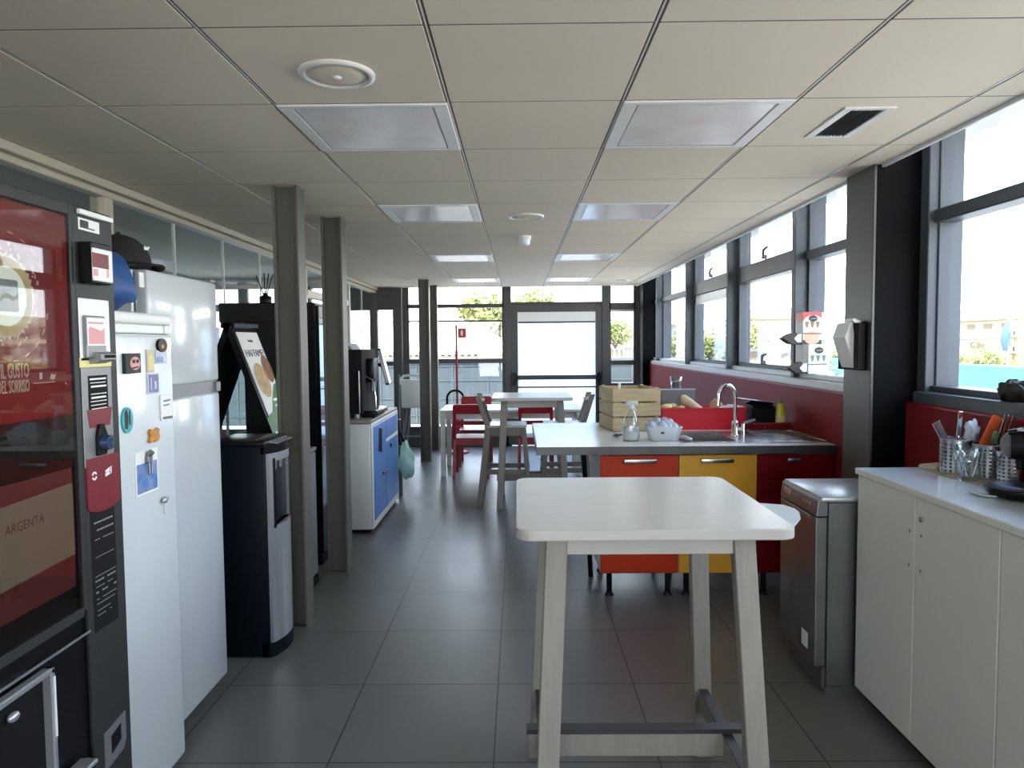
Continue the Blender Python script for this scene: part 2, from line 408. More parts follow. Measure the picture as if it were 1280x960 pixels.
# ---- right wall : red board, sill, windows
m = MB().box(XR, XR+.2, YB, 10.2, 0, 1.212, .004); struct('wall_right', m, 'red_panel', 'dark red wall board under the windows')
m = MB().box(XR-.004, XR+.012, YB, 3.45, 1.206, 1.218, .002).box(XR-.004, XR+.012, 3.75, 10.2, 1.206, 1.218, .002)
struct('trim_2', m, 'red_chair', 'thin red edge along the top of the wall board')
m = MB().box(XR+.008, 2.08, YB, 3.42, 1.214, 1.272, .006); struct('trim_3', m, 'frame_alu', 'grey window ledge above the white cabinets')
m = MB().box(XR+.010, 2.08, 3.75, 10.22, 1.214, 1.266, .006); struct('trim_4', m, 'sill_white', 'pale window ledge above the sink counter')
m = MB().box(1.905, 2.08, 3.76, 10.2, 1.266, 1.302, .006); struct('trim_7', m, 'sill_white', 'raised back step of the pale window ledge')
def side_window(y0, y1, opening, label, m0=True, blind=False):
    w = window(label)
    m = MB()
    if m0: m.box(1.865, 2.03, y0-.03, y0+.03, 1.27, 2.6, .004)
    if y1 == 3.43: m.box(1.905, 2.045, y1-.045, y1+.025, 1.27, 2.6, .004)
    m.box(1.95, 2.06, y0+.03, y0+.055, 1.27, 2.6, .003).box(1.95, 2.06, y1-.055, y1-.03, 1.27, 2.6, .003)
    m.box(1.93, 2.06, y0, y1, 1.268, 1.30, .003).box(1.93, 2.06, y0, y1, 2.5, 2.6, .003)
    part('window_frame', m, 'frame_alu', w)
    m = MB()
    if opening: m.box(1.94, 2.05, y0+.03, y1-.03, 2.02, 2.16, .006)
    else: m.box(1.93, 2.04, y0-.02, y1-.03, 2.055, 2.115, .006)
    part('transom', m, 'frame_dark' if opening else 'frame_alu', w)
    if opening:
        sash = MB()
        for a, b2 in ((1.30, 2.02), (2.16, 2.5)):
            sash.box(1.945, 2.02, y0+.055, y0+.10, a, b2, .004).box(1.945, 2.02, y1-.10, y1-.055, a, b2, .004)
        sash.box(1.945, 2.02, y0+.055, y1-.055, 1.30, 1.335, .004)
        part('sash', sash, 'frame_alu', w)
        for zz in (1.335, 2.16):
            ym = (y0+y1)/2
            h = MB().box(1.915, 1.95, ym-.02, ym+.02, zz, zz+.03, .004).bar((1.92, ym-.0, zz+.03), (1.92, ym-.02, zz+.075), .018, .018).bar((1.92, ym-.02, zz+.07), (1.92, ym-.10, zz+.082), .016, .016)
            part('handle', h, 'frame_dark', w)
    if blind:
        part('blind', MB().box(1.955, 1.985, y0+.1, y1-.1, 1.93, 2.02, .003), 'white_plastic', w, 'pale rolled blind')
    part('window_pane', MB().box(1.998, 2.006, y0+.03, y1-.03, 1.29, 2.52, 0), 'window_glass', w)
    return w
for y0, y1 in ((-3.4, -1.5), (-1.5, .2), (.2, 1.8)):
    side_window(y0, y1, False, 'side window above the white cabinets, beyond the frame of the photo')
side_window(1.8, 3.43, False, 'large side window above the white cabinets and black coffee machine')
side_window(3.74, 4.92, False, 'side window beside the dark column, behind the paper dispenser', m0=False)
side_window(4.92, 6.47, True, 'opening side window behind the coffee cartons')
side_window(6.47, 8.06, True, 'opening side window with a pale blind under its transom', blind=True)
side_window(8.06, 9.76, False, 'tall side window near the far dark column')
side_window(9.76, 10.28, False, 'narrow last side window next to the far dark column')
# the dark steel columns of the window side
m = MB().box(1.70, 2.04, 3.46, 3.735, 0, 2.6, .004); col_ = struct('column_dark', m, 'black_steel', 'black steel column between the windows')
part('column_cover', MB().box(1.684, 1.70, 3.455, 3.74, 0, 2.6, .003), 'brushed_panel', col_, 'grey brushed metal cover plate')
m = MB().box(1.765, 1.785, 10.22, 10.5, 0, 2.6, .003).box(2.02, 2.04, 10.22, 10.5, 0, 2.6, .003).box(1.785, 2.02, 10.25, 10.45, 0, 2.6, .003)
struct('column_far', m, 'black_steel', 'black steel column in the far right corner')

# ---- far glazed wall
Y0 = YF
m = MB()
m.box(-1.83, -1.70, Y0-.08, Y0+.06, 0, 2.6, .004).box(-1.69, -1.635, Y0-.05, Y0+.06, 0, 2.6, .003)
m.box(-.20, -.10, Y0-.06, Y0+.06, 0, 2.6, .004)
m.box(1.225, 1.335, Y0-.06, Y0+.06, 0, 2.6, .004).box(1.72, 1.80, Y0-.06, Y0+.06, 0, 2.6, .004)
m.box(-1.64, 1.75, Y0-.05, Y0+.06, 2.5, 2.6, 0)
struct('wall_far', m, 'frame_door', 'grey metal posts of the glazed far wall')
w = window('far window behind the red chairs, low roof and tree outside')
m = MB().box(-1.64, -.2, Y0-.04, Y0+.05, 2.045, 2.10, .004).box(-1.64, -.2, Y0-.09, Y0+.05, 1.235, 1.30, .004).box(-1.64, -.2, Y0-.04, Y0+.05, .22, .30, .004)
m.box(-.235, -.2, Y0-.04, Y0+.04, .3, 2.5, .003).box(-1.635, -1.60, Y0-.04, Y0+.04, .3, 2.5, .003)
part('window_frame', m, 'frame_door', w)
part('plinth', MB().box(-1.7, -.15, Y0-.06, Y0+.05, 0, .215, .003), 'frame_dark', w)
part('rail', MB().cyl((-1.64, Y0-.06, 1.85), (-.2, Y0-.06, 1.85), .012), 'frame_dark', w, 'thin dark rail across the pane')
part('window_pane', MB().box(-1.63, -.2, Y0, Y0+.008, .26, 2.55, 0), 'window_glass', w)
w = window('narrow far window between the door and the corner column')
m = MB().box(1.335, 1.72, Y0-.04, Y0+.05, 2.0, 2.10, .004).box(1.335, 1.72, Y0-.05, Y0+.05, 1.19, 1.26, .004).box(1.335, 1.72, Y0-.05, Y0+.05, .86, .925, .004)
m.box(1.335, 1.36, Y0-.04, Y0+.04, .9, 2.5, .003).box(1.69, 1.72, Y0-.04, Y0+.04, .9, 2.5, .003)
part('window_frame', m, 'frame_door', w)
part('plinth', MB().box(1.30, 1.76, Y0-.04, Y0+.05, 0, .86, .003), 'frame_dark', w)
part('blind', MB().box(1.36, 1.69, Y0-.035, Y0-.012, 1.965, 2.0, .003), 'white_plastic', w, 'white rolled blind')
part('window_pane', MB().box(1.335, 1.72, Y0, Y0+.008, .9, 2.55, 0), 'window_glass', w)
w = window('far window of the next room, seen through the glass partition')
m = MB().box(XL, -1.83, Y0-.06, Y0+.05, 2.02, 2.5, .004).box(XL, -1.83, Y0-.06, Y0+.05, 1.21, 1.27, .004).box(XL, -1.83, Y0-.04, Y0+.05, .0, .28, .004)
for x in (-3.9, -2.9): m.box(x-.03, x+.03, Y0-.04, Y0+.04, .28, 2.02, .003)
part('window_frame', m, 'frame_dark', w)
part('window_pane', MB().box(XL, -1.83, Y0, Y0+.008, .26, 2.03, 0), 'window_glass', w)
d = thing('door_1', 'grey framed glazed door with white panes and push bars in the far wall', 'door', (0, 0, 0), kind='structure')
m = MB().box(-.10, -.006, Y0-.045, Y0+.035, .02, 2.084, .002).box(1.136, 1.225, Y0-.045, Y0+.035, .02, 2.084, .002).box(-.005, 1.135, Y0-.045, Y0+.035, 1.975, 2.084, .002).box(-.005, 1.135, Y0-.045, Y0+.035, .02, .16, .002)
part('door_frame', m, 'frame_door', d)
part('transom', MB().box(-.10, 1.225, Y0-.05, Y0+.05, 2.086, 2.12, .003), 'frame_door', d)
part('transom_pane', MB().box(-.1, 1.23, Y0, Y0+.008, 2.11, 2.55, 0), 'window_glass', d)
part('door_pane', MB().box(-.01, 1.14, Y0-.006, Y0+.006, .15, 1.98, 0), 'white_film', d, 'bright white door pane')
bl = part('blind', MB().box(.0, 1.13, Y0-.04, Y0-.012, 1.83, 1.975, .003), 'white_plastic', d, 'white rolled blind')
part('bottom_rail', MB().box(.0, 1.13, Y0-.045, Y0-.01, 1.81, 1.835, .003), 'frame_dark', bl)
part('push_bar', MB().box(-.02, 1.15, Y0-.09, Y0-.05, .985, 1.05, .008), 'frame_door', d)
part('lower_bar', MB().box(-.02, 1.15, Y0-.06, Y0-.04, .862, .885, .003), 'frame_dark', d)
for x in (-.06, 1.18):
    part('handle', MB().box(x-.03, x+.03, Y0-.12, Y0-.045, .96, 1.09, .012).cyl((x, Y0-.08, .9), (x, Y0-.08, .96), .018), 'black_plastic', d, 'black bar end housing')

# ---- glass partition on the left
m = MB().box(-2.12, -2.03, YB, Y0-.1, 2.300, 2.342, .004).box(-2.12, -2.05, YB, Y0-.1, 2.262, 2.292, .004).box(-2.12, -2.07, YB, Y0-.1, 2.29, 2.30, 0)
struct('trim_5', m, 'beige_metal', 'beige double rail along the top of the glass partition')
m = MB().box(-2.13, -2.07, YB, Y0-.1, 0, .08, .003); struct('baseboard_left', m, 'frame_dark')
part_y = [YB, -2, -.6, .8, 2.2, 3.66, 4.42, 5.15, 5.88, 6.61, 7.05, 8.85, 9.7, Y0-.1]
wp = thing('wall_partition', 'frameless glass partition on the left side', 'partition', (0, 0, 0), kind='structure')
for a, b2 in zip(part_y[:-1], part_y[1:]):
    part('glass_panel', MB().box(-2.105, -2.095, a+.002, b2-.002, .08, 2.27, 0), 'partition_glass', wp)
m = MB()
for y in part_y[1:-1]: m.box(-2.109, -2.091, y-.004, y+.004, .08, 2.27, 0)
part('glass_joints', m, 'paper', wp)
m = MB().box(-2.14, -2.06, 3.63, 3.70, .0, 2.27, .004)
for y in (7.05, 8.85): m.box(-2.14, -2.06, y-.035, y+.035, 0, 2.27, .004)
m.box(-2.14, -2.06, 7.05, 8.85, 1.99, 2.06, .004)
part('partition_post', m, 'beige_metal', wp)
m = MB().box(-2.16, -1.82, Y0-.1, Y0-.06, 2.1, 2.342, .003).box(-2.16, -2.04, Y0-.14, Y0-.02, 0, 2.342, .003)
struct('trim_6', m, 'frame_dark', 'dark grey end frame of the glass partition')

# ---- the four grey steel posts on the left : H section, flanges towards the aisle
def post(y, label):
    m = MB().box(-1.272, -1.258, y, y+.125, 0, CEIL+.02, .002).box(-1.152, -1.138, y, y+.125, 0, CEIL+.02, .002).box(-1.258, -1.152, y+.045, y+.06, 0, CEIL+.02, 0)
    o = struct('column', m, 'post_paint', label)
    part('base_plate', MB().box(-1.28, -1.13, y-.008, y+.133, 0, .008, .002), 'post_paint', o)
    return o
post(3.765, 'grey steel post right beside the water dispenser')
post(4.69, 'grey steel post just before the blue cabinet')
post(9.23, 'slim grey steel post before the white high stool')
post(10.15, 'grey steel post nearest the far window')

# ------------------------------------------------------------------ CEILING FITTINGS
LL = {(0, 1): 'nearest recessed ceiling light on the left, past the round speaker', (2, 1): 'nearest recessed ceiling light on the right, beside the black vent grille',
      (0, 4): 'second recessed ceiling light of the left row, before the small round speaker', (2, 4): 'second recessed ceiling light of the right row, beside the small round speaker',
      (0, 8): 'third recessed ceiling light of the left row, beyond the smoke detector', (2, 8): 'third recessed ceiling light of the right row, beyond the smoke detector',
      (0, 12): 'farthest recessed ceiling light of the left row, close to the far window', (2, 12): 'farthest recessed ceiling light of the right row, above the glazed door'}
L0 = thing('ceiling_light', LL[(0, 1)], 'ceiling light', (CX+.3, CY+.9, CEIL), group='recessed ceiling lights')
m = MB()
o_, i_ = .295, .245
m.box(-o_, o_, -o_, -.265, -.006, .02, .003).box(-o_, o_, .265, o_, -.006, .02, .003).box(-o_, -i_, -.265, .265, -.006, .02, .003).box(i_, o_, -.265, .265, -.006, .02, .003)
m.box(-o_, o_, -o_, o_, .05, .058, 0)
m.box(-i_-.005, -i_, -.265, .265, .0, .05, 0).box(i_, i_+.005, -.265, .265, .0, .05, 0).box(-i_, i_, -.27, -.265, 0, .05, 0).box(-i_, i_, .265, .27, 0, .05, 0)
part('frame', m, 'lamp_white', L0, local=True)
part('diffuser', MB().box(-i_, i_, -.265, .265, -.003, .004, 0), 'lamp_lens', L0, local=True, label='pale prismatic cover, switched off')
g_ = .004
m = MB().box(-i_, -i_+g_, -.265, .265, -.0045, -.002, 0).box(i_-g_, i_, -.265, .265, -.0045, -.002, 0).box(-i_+g_, i_-g_, -.265, -.261, -.0045, -.002, 0).box(-i_+g_, i_-g_, .261, .265, -.0045, -.002, 0)
part('cover_edge', m, 'silver_dark', L0, local=True, label='thin dark line around the cover')
for k in LIGHTS[1:]: dup(L0, (CX+.6*k[0]+.3, CY+.6*k[1]+.3, CEIL), 0, LL[k])
def speaker(x, y, label, r=.115):
    t = thing('ceiling_speaker', label, 'ceiling speaker', (x, y, CEIL), group='round ceiling speakers')
    part('rim', MB().lathe([(r*.80, -.004), (r*.86, -.012), (r, -.008), (r, .006)], n=40), 'tbar', t, local=True)
    part('grille', MB().lathe([(0, -.012), (r*.5, -.010), (r*.82, -.005), (r*.82, .004)], n=40), 'beige_metal' if r > 1 else 'ceiling_tile', t, local=True)
    part('centre_cap', MB().lathe([(0, -.017), (r*.10, -.016), (r*.14, -.010)], n=20), 'lamp_white', t, local=True)
    return t
speaker(-.548, 2.246, 'round ceiling speaker in the near panel, left of centre')
speaker(.06, 4.74, 'small-looking round ceiling speaker between the second pair of lights')
t = thing('smoke_detector', 'small white smoke detector hanging under the ceiling centre', 'smoke detector', (.053, 5.62, CEIL))
part('base', MB().lathe([(.055, 0), (.055, -.02), (.046, -.03)], n=24), 'white_plastic', t, local=True)
part('sensor_head', MB().lathe([(.046, -.03), (.045, -.06), (.03, -.072), (0, -.074)], n=24), 'white_plastic', t, local=True)
t = thing('vent_grille', 'rectangular black slotted air vent in the ceiling near the right window', 'air vent', (1.26, 2.80, CEIL))
m = MB().box(-.092, -.060, -.185, .185, -.006, .01, .002).box(.060, .092, -.185, .185, -.006, .01, .002).box(-.060, .060, -.185, -.160, -.006, .01, .002).box(-.060, .060, .160, .185, -.006, .01, .002)
part('frame', m, 'lamp_white', t, local=True)
m = MB().box(-.060, .060, -.160, .160, .0, .004, 0)
for k in range(9): m.rot_box((-.052+.013*k, 0, -.002), (.002, .318, .012), Matrix.Rotation(.5, 3, 'Y'), 0)
part('louvres', m, 'rubber_grey', t, local=True)
t = thing('vent_outlet', 'tiny dark ceiling outlet near the far right column', 'air vent', (1.40, 9.6, CEIL))
part('rim', MB().lathe([(.05, -.002), (.06, -.012), (.085, -.008), (.085, .004)], n=24), 'lamp_white', t, local=True)
part('core', MB().lathe([(0, -.008), (.055, -.006), (.055, .003)], n=24), 'black_matte', t, local=True)

# ------------------------------------------------------------------ OUTSIDE
m = MB().box(-120, 140, -60, 220, -8.2, -8, 0); struct('ground', m, 'ground', 'ground far below outside')
m = MB().box(-7, 3.2, YF+.1, 14.6, -.30, -.05, 0); struct('terrace', m, 'terrace', 'pale terrace outside the glazed door')
m = MB().box(-8, 10, -14, YB-.2, -.40, -.20, 0); struct('bounce_slab', m, 'terrace', 'unseen pale slab added behind the camera to bounce sunlight in')  # unseen slab added to throw warm sunlight up onto the near ceiling
m = MB().box(2.1, 11.6, YB-.15, 26, -.9, -.5, 0); struct('terrace_roof', m, 'terrace', 'pale flat roof outside the side windows')
m = MB().box(2.35, 2.60, -4, 14, -.5, 1.10, .01); struct('wall_parapet', m, 'terrace', 'pale parapet outside the side windows')
m = MB().box(-7, 3.2, 14.0, 14.15, -.05, 1.20, .01)
pa = struct('wall_terrace', m, 'parapet', 'blue-grey terrace wall beyond the far window')
m = MB().box(-7, 3.2, 13.95, 14.2, 1.18, 1.23, .005)
for k in range(15): m.box(-6.9+.7*k, -6.88+.7*k, 13.985, 14, -.05, 1.2, 0)
for z in (.12, .45, .8, 1.08): m.box(-7, 3.2, 13.985, 14, z, z+.015, 0)
part('wall_joints', m, 'parapet_line', pa)
m = MB().box(11.7, 12.2, 6, 27, -3, .87, .02); o = single('boundary_wall', m, 'cyan', 'long bright cyan edge low outside the near side window', 'wall', kind='structure')

def tree(x, y, z0, top, r, label, pale=False, n=1500, sq=.9):
    t = thing('tree', label, 'tree', (x, y, z0), group='trees outside')
    m = MB(); h = top-z0
    m.tube([(0, 0, 0), (.06*r, .02*r, h*.4), (-.03*r, 0, h*.75)], [.14*r, .10*r, .04*r], 8)
    for k in range(6):
        a = k*1.05+x; m.tube([(0, 0, h-r*1.6), (math.cos(a)*r*.4, math.sin(a)*r*.4, h-r*1.05), (math.cos(a)*r*.7, math.sin(a)*r*.7, h-r*.7)], [.05*r, .035*r, .015*r], 6)
    part('trunk', m, 'trunk', t, local=True)
    m = MB(); blobs = [(random.gauss(0, .42)*r, random.gauss(0, .42)*r, h-r*sq+random.gauss(0, .36)*r*sq, random.uniform(.3, .5)*r) for _ in range(11)]
    s_ = .085*r
    for k in range(n):
        bx, by, bz, rb = blobs[k % 11]
        v = Vector((random.gauss(0, 1), random.gauss(0, 1), random.gauss(0, 1))).normalized()*rb*random.uniform(.7, 1.05)
        c = Vector((bx, by, min(bz+v.z, h)))+Vector((v.x, v.y, 0))
        u = Vector((random.gauss(0, 1), random.gauss(0, 1), random.gauss(0, 1))).normalized(); w_ = u.orthogonal().normalized(); q = s_*random.uniform(.6, 1.3)
        m.add([c-u*q, c+w_*q*.55, c+u*q, c-w_*q*.55], [(0, 1, 2, 3)])
    part('crown', m, 'leaf_pale' if pale else 'leaf', t, local=True)
def dirx(px, Y): return on_y(px, 433, Y).x
# beyond the far window
tree(dirx(613, 32.2), 32.2, -8, 4.4, 2.2, 'tree with pale leaves behind the low roof, beyond the far window', True, 2600)
tree(dirx(668, 35.5), 35.5, -8, 4.4, 1.2, 'tree top showing above the glazed door', True, 1500)
tree(dirx(769, 30), 30, -8, 2.5, .75, 'tree seen in the narrow window right of the door', False, 1500)
# beyond the side windows
tree(dirx(835, 41.5), 41.5, -8, 2.2, 1.3, 'tree seen in the last narrow side window', False)
tree(dirx(882, 37), 37, -8, 2.75, 1.7, 'tree filling the low left of the blind window', False, 1800)
tree(dirx(908, 47), 47, -8, 2.6, 1.4, 'darker slim tree behind the middle side mullion', False)
tree(dirx(932, 42), 42, -8, 2.75, 1.2, 'tree at the left edge of the window with cartons', True)
tree(dirx(1036, 41), 41, -8, 1.8, 1.3, 'low tree beside the grey column cover', True)
for px, Y, top, r, l in ((1190, 30, 1.05, 1.1, 'low bush-like tree at the left edge of the near window'), (1213, 35, 1.05, 1.3, 'low tree left under the stepped apartment block'), (1233, 39, 1.45, 1.1, 'taller yellow-green tree in the middle of the near window'),
                         (1254, 31, .95, 1.0, 'low tree left of the blue flag'), (1275, 36, 1.0, 1.2, 'low tree right of the blue flag'), (1306, 30, 1.1, 1.3, 'low tree at the right edge of the near window')):
    tree(dirx(px, Y), Y, -8, top, r, l, px in (1233, 1275), 1100)
# low tiled house beyond the far window
t = thing('house', 'low house with pale hipped roof behind the terrace wall', 'house', (-2.6, 24, -8))
part('wall', MB().box(-5.6, .1, 22.4, 28, -8, 1.15, 0), 'facade_white', t)
xa, xb, ya, yb, ez, rz_ = -6.3, .5, 22.0, 28.4, 1.20, 2.50
m = MB().add([(xa, ya, ez), (xb, ya, ez), (xb, yb, ez), (xa, yb, ez), (xa+2.2, 25.7, rz_), (xb-2.7, 25.7, rz_)], [(0, 1, 5, 4), (1, 2, 5), (2, 3, 4, 5), (3, 0, 4), (3, 2, 1, 0)])
part('roof', m, 'roof_pale', t)
m = MB()
for k in range(34): m.cyl((xa+.1+.2*k, ya-.05, ez+.02), (xa+.1+.2*k, ya+.35, ez+.09), .075, .075, 8)
part('eave_tiles', m, 'terracotta', t, 'brownish tile ends along the eave')
# apartment blocks
def block(name, label, x0, x1, y0, y1, top, floors, mats_, step=0.):
    t = thing(name, label, 'building', ((x0+x1)/2, (y0+y1)/2, -8))
    m = MB().box(x0, x1, y0, y1, -8, top, 0)
    if step: m.box(x0+step, x1-step*.5, y0+step, y1-step, top, top+1.1, 0)
    part('wall', m, mats_[0], t)
    part('roof_edge', MB().box(x0-.4, x1+.4, y0-.4, y1+.4, top, top+.22, 0), mats_[1], t)
    for k in range(floors):
        z = top-1.25*(k+1)
        part('balcony', MB().box(x0-.7, x1+.3, y0-.7, y1, z-.12, z+.0, 0).box(x0-.7, x0-.62, y0-.7, y1, z, z+.35, 0).box(x0-.7, x1, y0-.7, y0-.62, z, z+.35, 0), mats_[0], t)
        for q in range(int((y1-y0)/2.2)): part('window', MB().box(x0-.03, x0+.02, y0+.7+2.2*q, y0+1.8+2.2*q, z+.3, z+.98, 0), 'facade_dark', t)
        for q in range(int((x1-x0)/2.2)): part('window', MB().box(x0+.7+2.2*q, x0+1.8+2.2*q, y0-.03, y0+.02, z+.3, z+.98, 0), 'facade_dark', t)
block('apartment_building', 'pale yellow stepped apartment block in the near side window', 38.5, 52, 56, 70, 3.1, 5, ('facade_cream', 'facade_dark'), 1.6)
block('apartment_building', 'low pale building left of the stepped apartment block', 33, 36.0, 54, 62, 1.6, 3, ('facade_white', 'facade_dark'))
block('apartment_building', 'pale distant block in the window behind the cartons', 22, 26.5, 68, 76, 3.6, 3, ('facade_cream', 'facade_dark'), .8)
block('apartment_building', 'pale facade behind the small tree right of the door', 6.6, 10.2, 45, 52, 2.6, 3, ('facade_white', 'facade_cream'))
block('apartment_building', 'distant low white building under the window with cartons', 15.6, 20, 51, 57, 1.1, 2, ('facade_white', 'facade_white'))
fx = on_y(1259, 455, 26)
t = thing('flag_pole', 'furled blue flag on a white pole outside the near window', 'flag', (fx.x, 26, -8))
part('pole', MB().cyl((fx.x, 26, -8), (fx.x, 26, 2.6), .05, .04, 10), 'white_plastic', t)
m = MB().tube([(fx.x-.02, 25.95, 2.25), (fx.x-.10, 25.93, 1.9), (fx.x-.13, 25.95, 1.5), (fx.x-.12, 25.95, 1.1)], [.03, .13, .16, .07], 8)
part('flag', m, 'flag_blue', t)
# ================================================================== LEFT SIDE
# ---------------------------------------------------------------- vending machine with the red poster
VX = -1.08
def vp(x, y): p = on_x(x, y, VX); return p.y, p.z
VT = 1.860; V0, V1 = 1.08, 1.928       # top, near and far edge
vm = thing('vending_machine', 'tall dark hot drinks vending machine with a red poster at the left edge', 'vending machine', (-1.5, 1.5, 0))
m = MB().box(-1.78, VX-.03, V0, V1, .06, VT, .006).box(-1.76, VX-.05, V0+.02, V1-.02, 0, .06, .002)
m.box(VX-.03, VX-.012, V0, V1, .06, VT, .003)
part('body', m, 'black_plastic', vm)
gl = 1.742      # far edge of the glazed part
fr = MB().box(VX-.012, VX, V0, gl+.008, 1.83, VT, .003).box(VX-.012, VX+.002, gl-.002, gl+.014, .86, VT, .002).box(VX-.012, VX, V0, gl, .845, .87, .002)
part('front_frame', fr, 'dark_panel', vm)
# printed sheet behind the glass
po = part('poster', MB().box(VX-.010, VX-.006, V0, gl-.004, 1.352, 1.828, 0), 'poster_red', vm, 'red poster panel')
P = FX(VX-.006)
cyy, czz = 1.522, 1.622; R_ = .086
m = MB().prism([(cyy+r*math.cos(a), czz+r*math.sin(a)) for a, r in [(2*PI*k/72, R_*(1.09 if k % 2 else 1.0)*random.uniform(.98, 1.03)) for k in range(72)]], 0, .001, P)
for k in range(60):
    a = random.uniform(0, 2*PI); r = R_*random.uniform(1.06, 1.32); q = random.uniform(.0015, .004)
    m.prism(circ(cyy+r*math.cos(a), czz+r*math.sin(a), q, 7), 0, .001, P)
part('froth_ring', m, 'cream', po)
part('gold_ring', MB().prism(circ(cyy, czz, R_*.98, 48), .001, .002, P), 'gold', po)
part('disc', MB().prism(circ(cyy, czz, R_*.74, 40), .002, .003, P), 'pale_green', po)
m = MB().prism(rrect(cyy-.028, cyy+.036, czz-.032, czz+.036, .006), .003, .004, P); part('square_emblem', m, 'slate', po)
m = MB()
sw = [(cyy-.026+.006*k, czz-.012+.0028*k+.010*math.sin(k*.55)) for k in range(11)]
m.prism(sw+[(a, b2-.007-.004*math.sin(i*.3)) for i, (a, b2) in reversed(list(enumerate(sw)))], .004, .005, P)
part('swoosh', m, 'pale_green', po)
m = MB()   # ring of dashes, tagline, big words
for k in range(17):
    a = math.radians(-128+16*k); r = R_*1.62; c_ = (cyy+r*math.cos(a), czz+r*math.sin(a)); d_ = .008
    u = (-math.sin(a), math.cos(a)); n_ = (math.cos(a), math.sin(a))
    if k in (8, 9): continue
    m.prism([(c_[0]+u[0]*s1*d_+n_[0]*s2*.0018, c_[1]+u[1]*s1*d_+n_[1]*s2*.0018) for s1, s2 in ((-1, -1), (1, -1), (1, 1), (-1, 1))], 0, .001, P)
part('dashes', m, 'pink', po)
ty = vp(38, 468); t2 = vp(39, 487)
m = MB().text('IL GUSTO', .047, FX(VX-.0055) @ Matrix.Translation((vp(39, 460)[0], ty[1]-.006, 0)), 'RIGHT', sx=.43)
m.text('DEL SORRISO', .040, FX(VX-.0055) @ Matrix.Translation((vp(40, 480)[0], t2[1]-.004, 0)), 'RIGHT', sx=.41)
part('lettering', m, 'cream', po, 'pale lettering IL GUSTO DEL SORRISO')
m = MB()
for k, (a, b2) in enumerate(((50, 470), (63, 471))):
    y_, z_ = vp(a+6, b2)
    if k == 0: m.box(VX-.006, VX-.005, y_-.010, y_-.001, z_-.007, z_+.008, 0)
    else: m.prism([(y_-.010, z_-.004), (y_+.004, z_-.007), (y_+.012, z_+.007), (y_+.004, z_+.004), (y_-.001, z_+.008), (y_-.008, z_+.004)], 0, .001, P)
y_, z_ = vp(52, 477); m.box(VX-.006, VX-.005, y_-.02, y_+.055, z_-.004, z_-.002, 0)
part('social_marks', m, 'cream', po)
# lower printed panel
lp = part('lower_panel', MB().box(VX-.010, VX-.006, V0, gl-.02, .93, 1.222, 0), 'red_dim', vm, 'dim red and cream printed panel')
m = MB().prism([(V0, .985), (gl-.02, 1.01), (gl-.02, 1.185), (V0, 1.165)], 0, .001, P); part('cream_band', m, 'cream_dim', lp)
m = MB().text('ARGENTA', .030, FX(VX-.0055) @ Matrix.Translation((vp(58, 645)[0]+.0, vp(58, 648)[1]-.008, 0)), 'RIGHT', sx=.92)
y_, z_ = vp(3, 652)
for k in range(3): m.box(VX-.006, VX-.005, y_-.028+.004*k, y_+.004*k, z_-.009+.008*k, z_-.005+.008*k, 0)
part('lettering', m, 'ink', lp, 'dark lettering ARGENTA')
part('front_glass', MB().box(VX-.004, VX-.001, V0, gl-.001, .87, 1.83, 0), 'smoked_glass', vm, 'smoked glass front')
part('dark_strip', MB().box(VX-.0095, VX-.006, V0, gl-.004, 1.224, 1.350, 0), 'black_plastic', vm)
# service column
ca, cb = gl+.016, V1
part('service_column', MB().box(VX-.012, VX, ca, cb, .20, VT, .003), 'dark_panel', vm, 'dark grey service column')
def vplate(name, x0, y0, x1, y1, m_, h=.003, lab=None, par=None, base=0.):
    a = vp(x0, y0); b2 = vp(x1, y1); return part(name, MB().box(VX+base, VX+base+h, a[0], b2[0], a[1], b2[1], min(.002, h*.4)), m_, par or vm, lab)
vplate('top_light', 95, 267, 136, 273, 'paper', .012, 'white bar lamp housing')
st = vplate('sticker', 97, 271, 124, 293, 'paper', .001, 'white notice sticker')
m = MB()
a = vp(99, 274); b2 = vp(122, 290)
for k in range(6): zz = a[1]+(b2[1]-a[1])*(k+.5)/6; m.box(VX+.001, VX+.0014, a[0], a[0]+(b2[0]-a[0])*(.46 if k < 5 else .8), zz-.0015, zz+.0015, 0)
part('print', m, 'ink', st)
def vq(x, y, d): q_ = on_x(x, y, VX+d); return q_.y, q_.z
ra = vp(96, 300); rb = vq(140, 357, .036)
rd = part('card_reader', MB().box(VX, VX+.036, ra[0], rb[0], rb[1], vq(112, 303, .036)[1]+.004, .003), 'black_plastic', vm, 'black card reader box')
a = vq(113, 309, .036); b2 = vq(139, 354, .036)
sc = part('reader_face', MB().box(VX+.036, VX+.042, a[0], b2[0], b2[1], a[1], .002), 'paper', rd, 'white and red reader label')
a = vq(115, 315, .042); b2 = vq(137, 350, .042)
m = MB().box(VX+.042, VX+.0426, a[0], b2[0]-.002, b2[1]+.026, a[1], 0); part('label_block', m, 'label_red', sc)
m = MB().box(VX+.042, VX+.0427, a[0]+.005, a[0]+.022, b2[1]+.005, b2[1]+.022, 0).box(VX+.042, VX+.0427, b2[0]-.012, b2[0]-.004, b2[1]+.005, b2[1]+.025, 0); part('label_mark', m, 'pink', sc)
bp_ = vplate('backlit_panel', 96, 372, 137, 450, 'paper', .004, 'white payment panel')
vplate('yellow_strip', 98, 447, 138, 458, 'yellow_soft', .004)
ra = vp(100, 392); rb = vq(134, 447, .016); a = vq(108, 397, .016); b2 = vq(133, 432, .016)
cm = part('coin_box', MB().box(VX, VX+.016, ra[0], rb[0], rb[1], vq(107, 394, .016)[1], .003), 'silver_dark', vm, 'grey coin slot box')
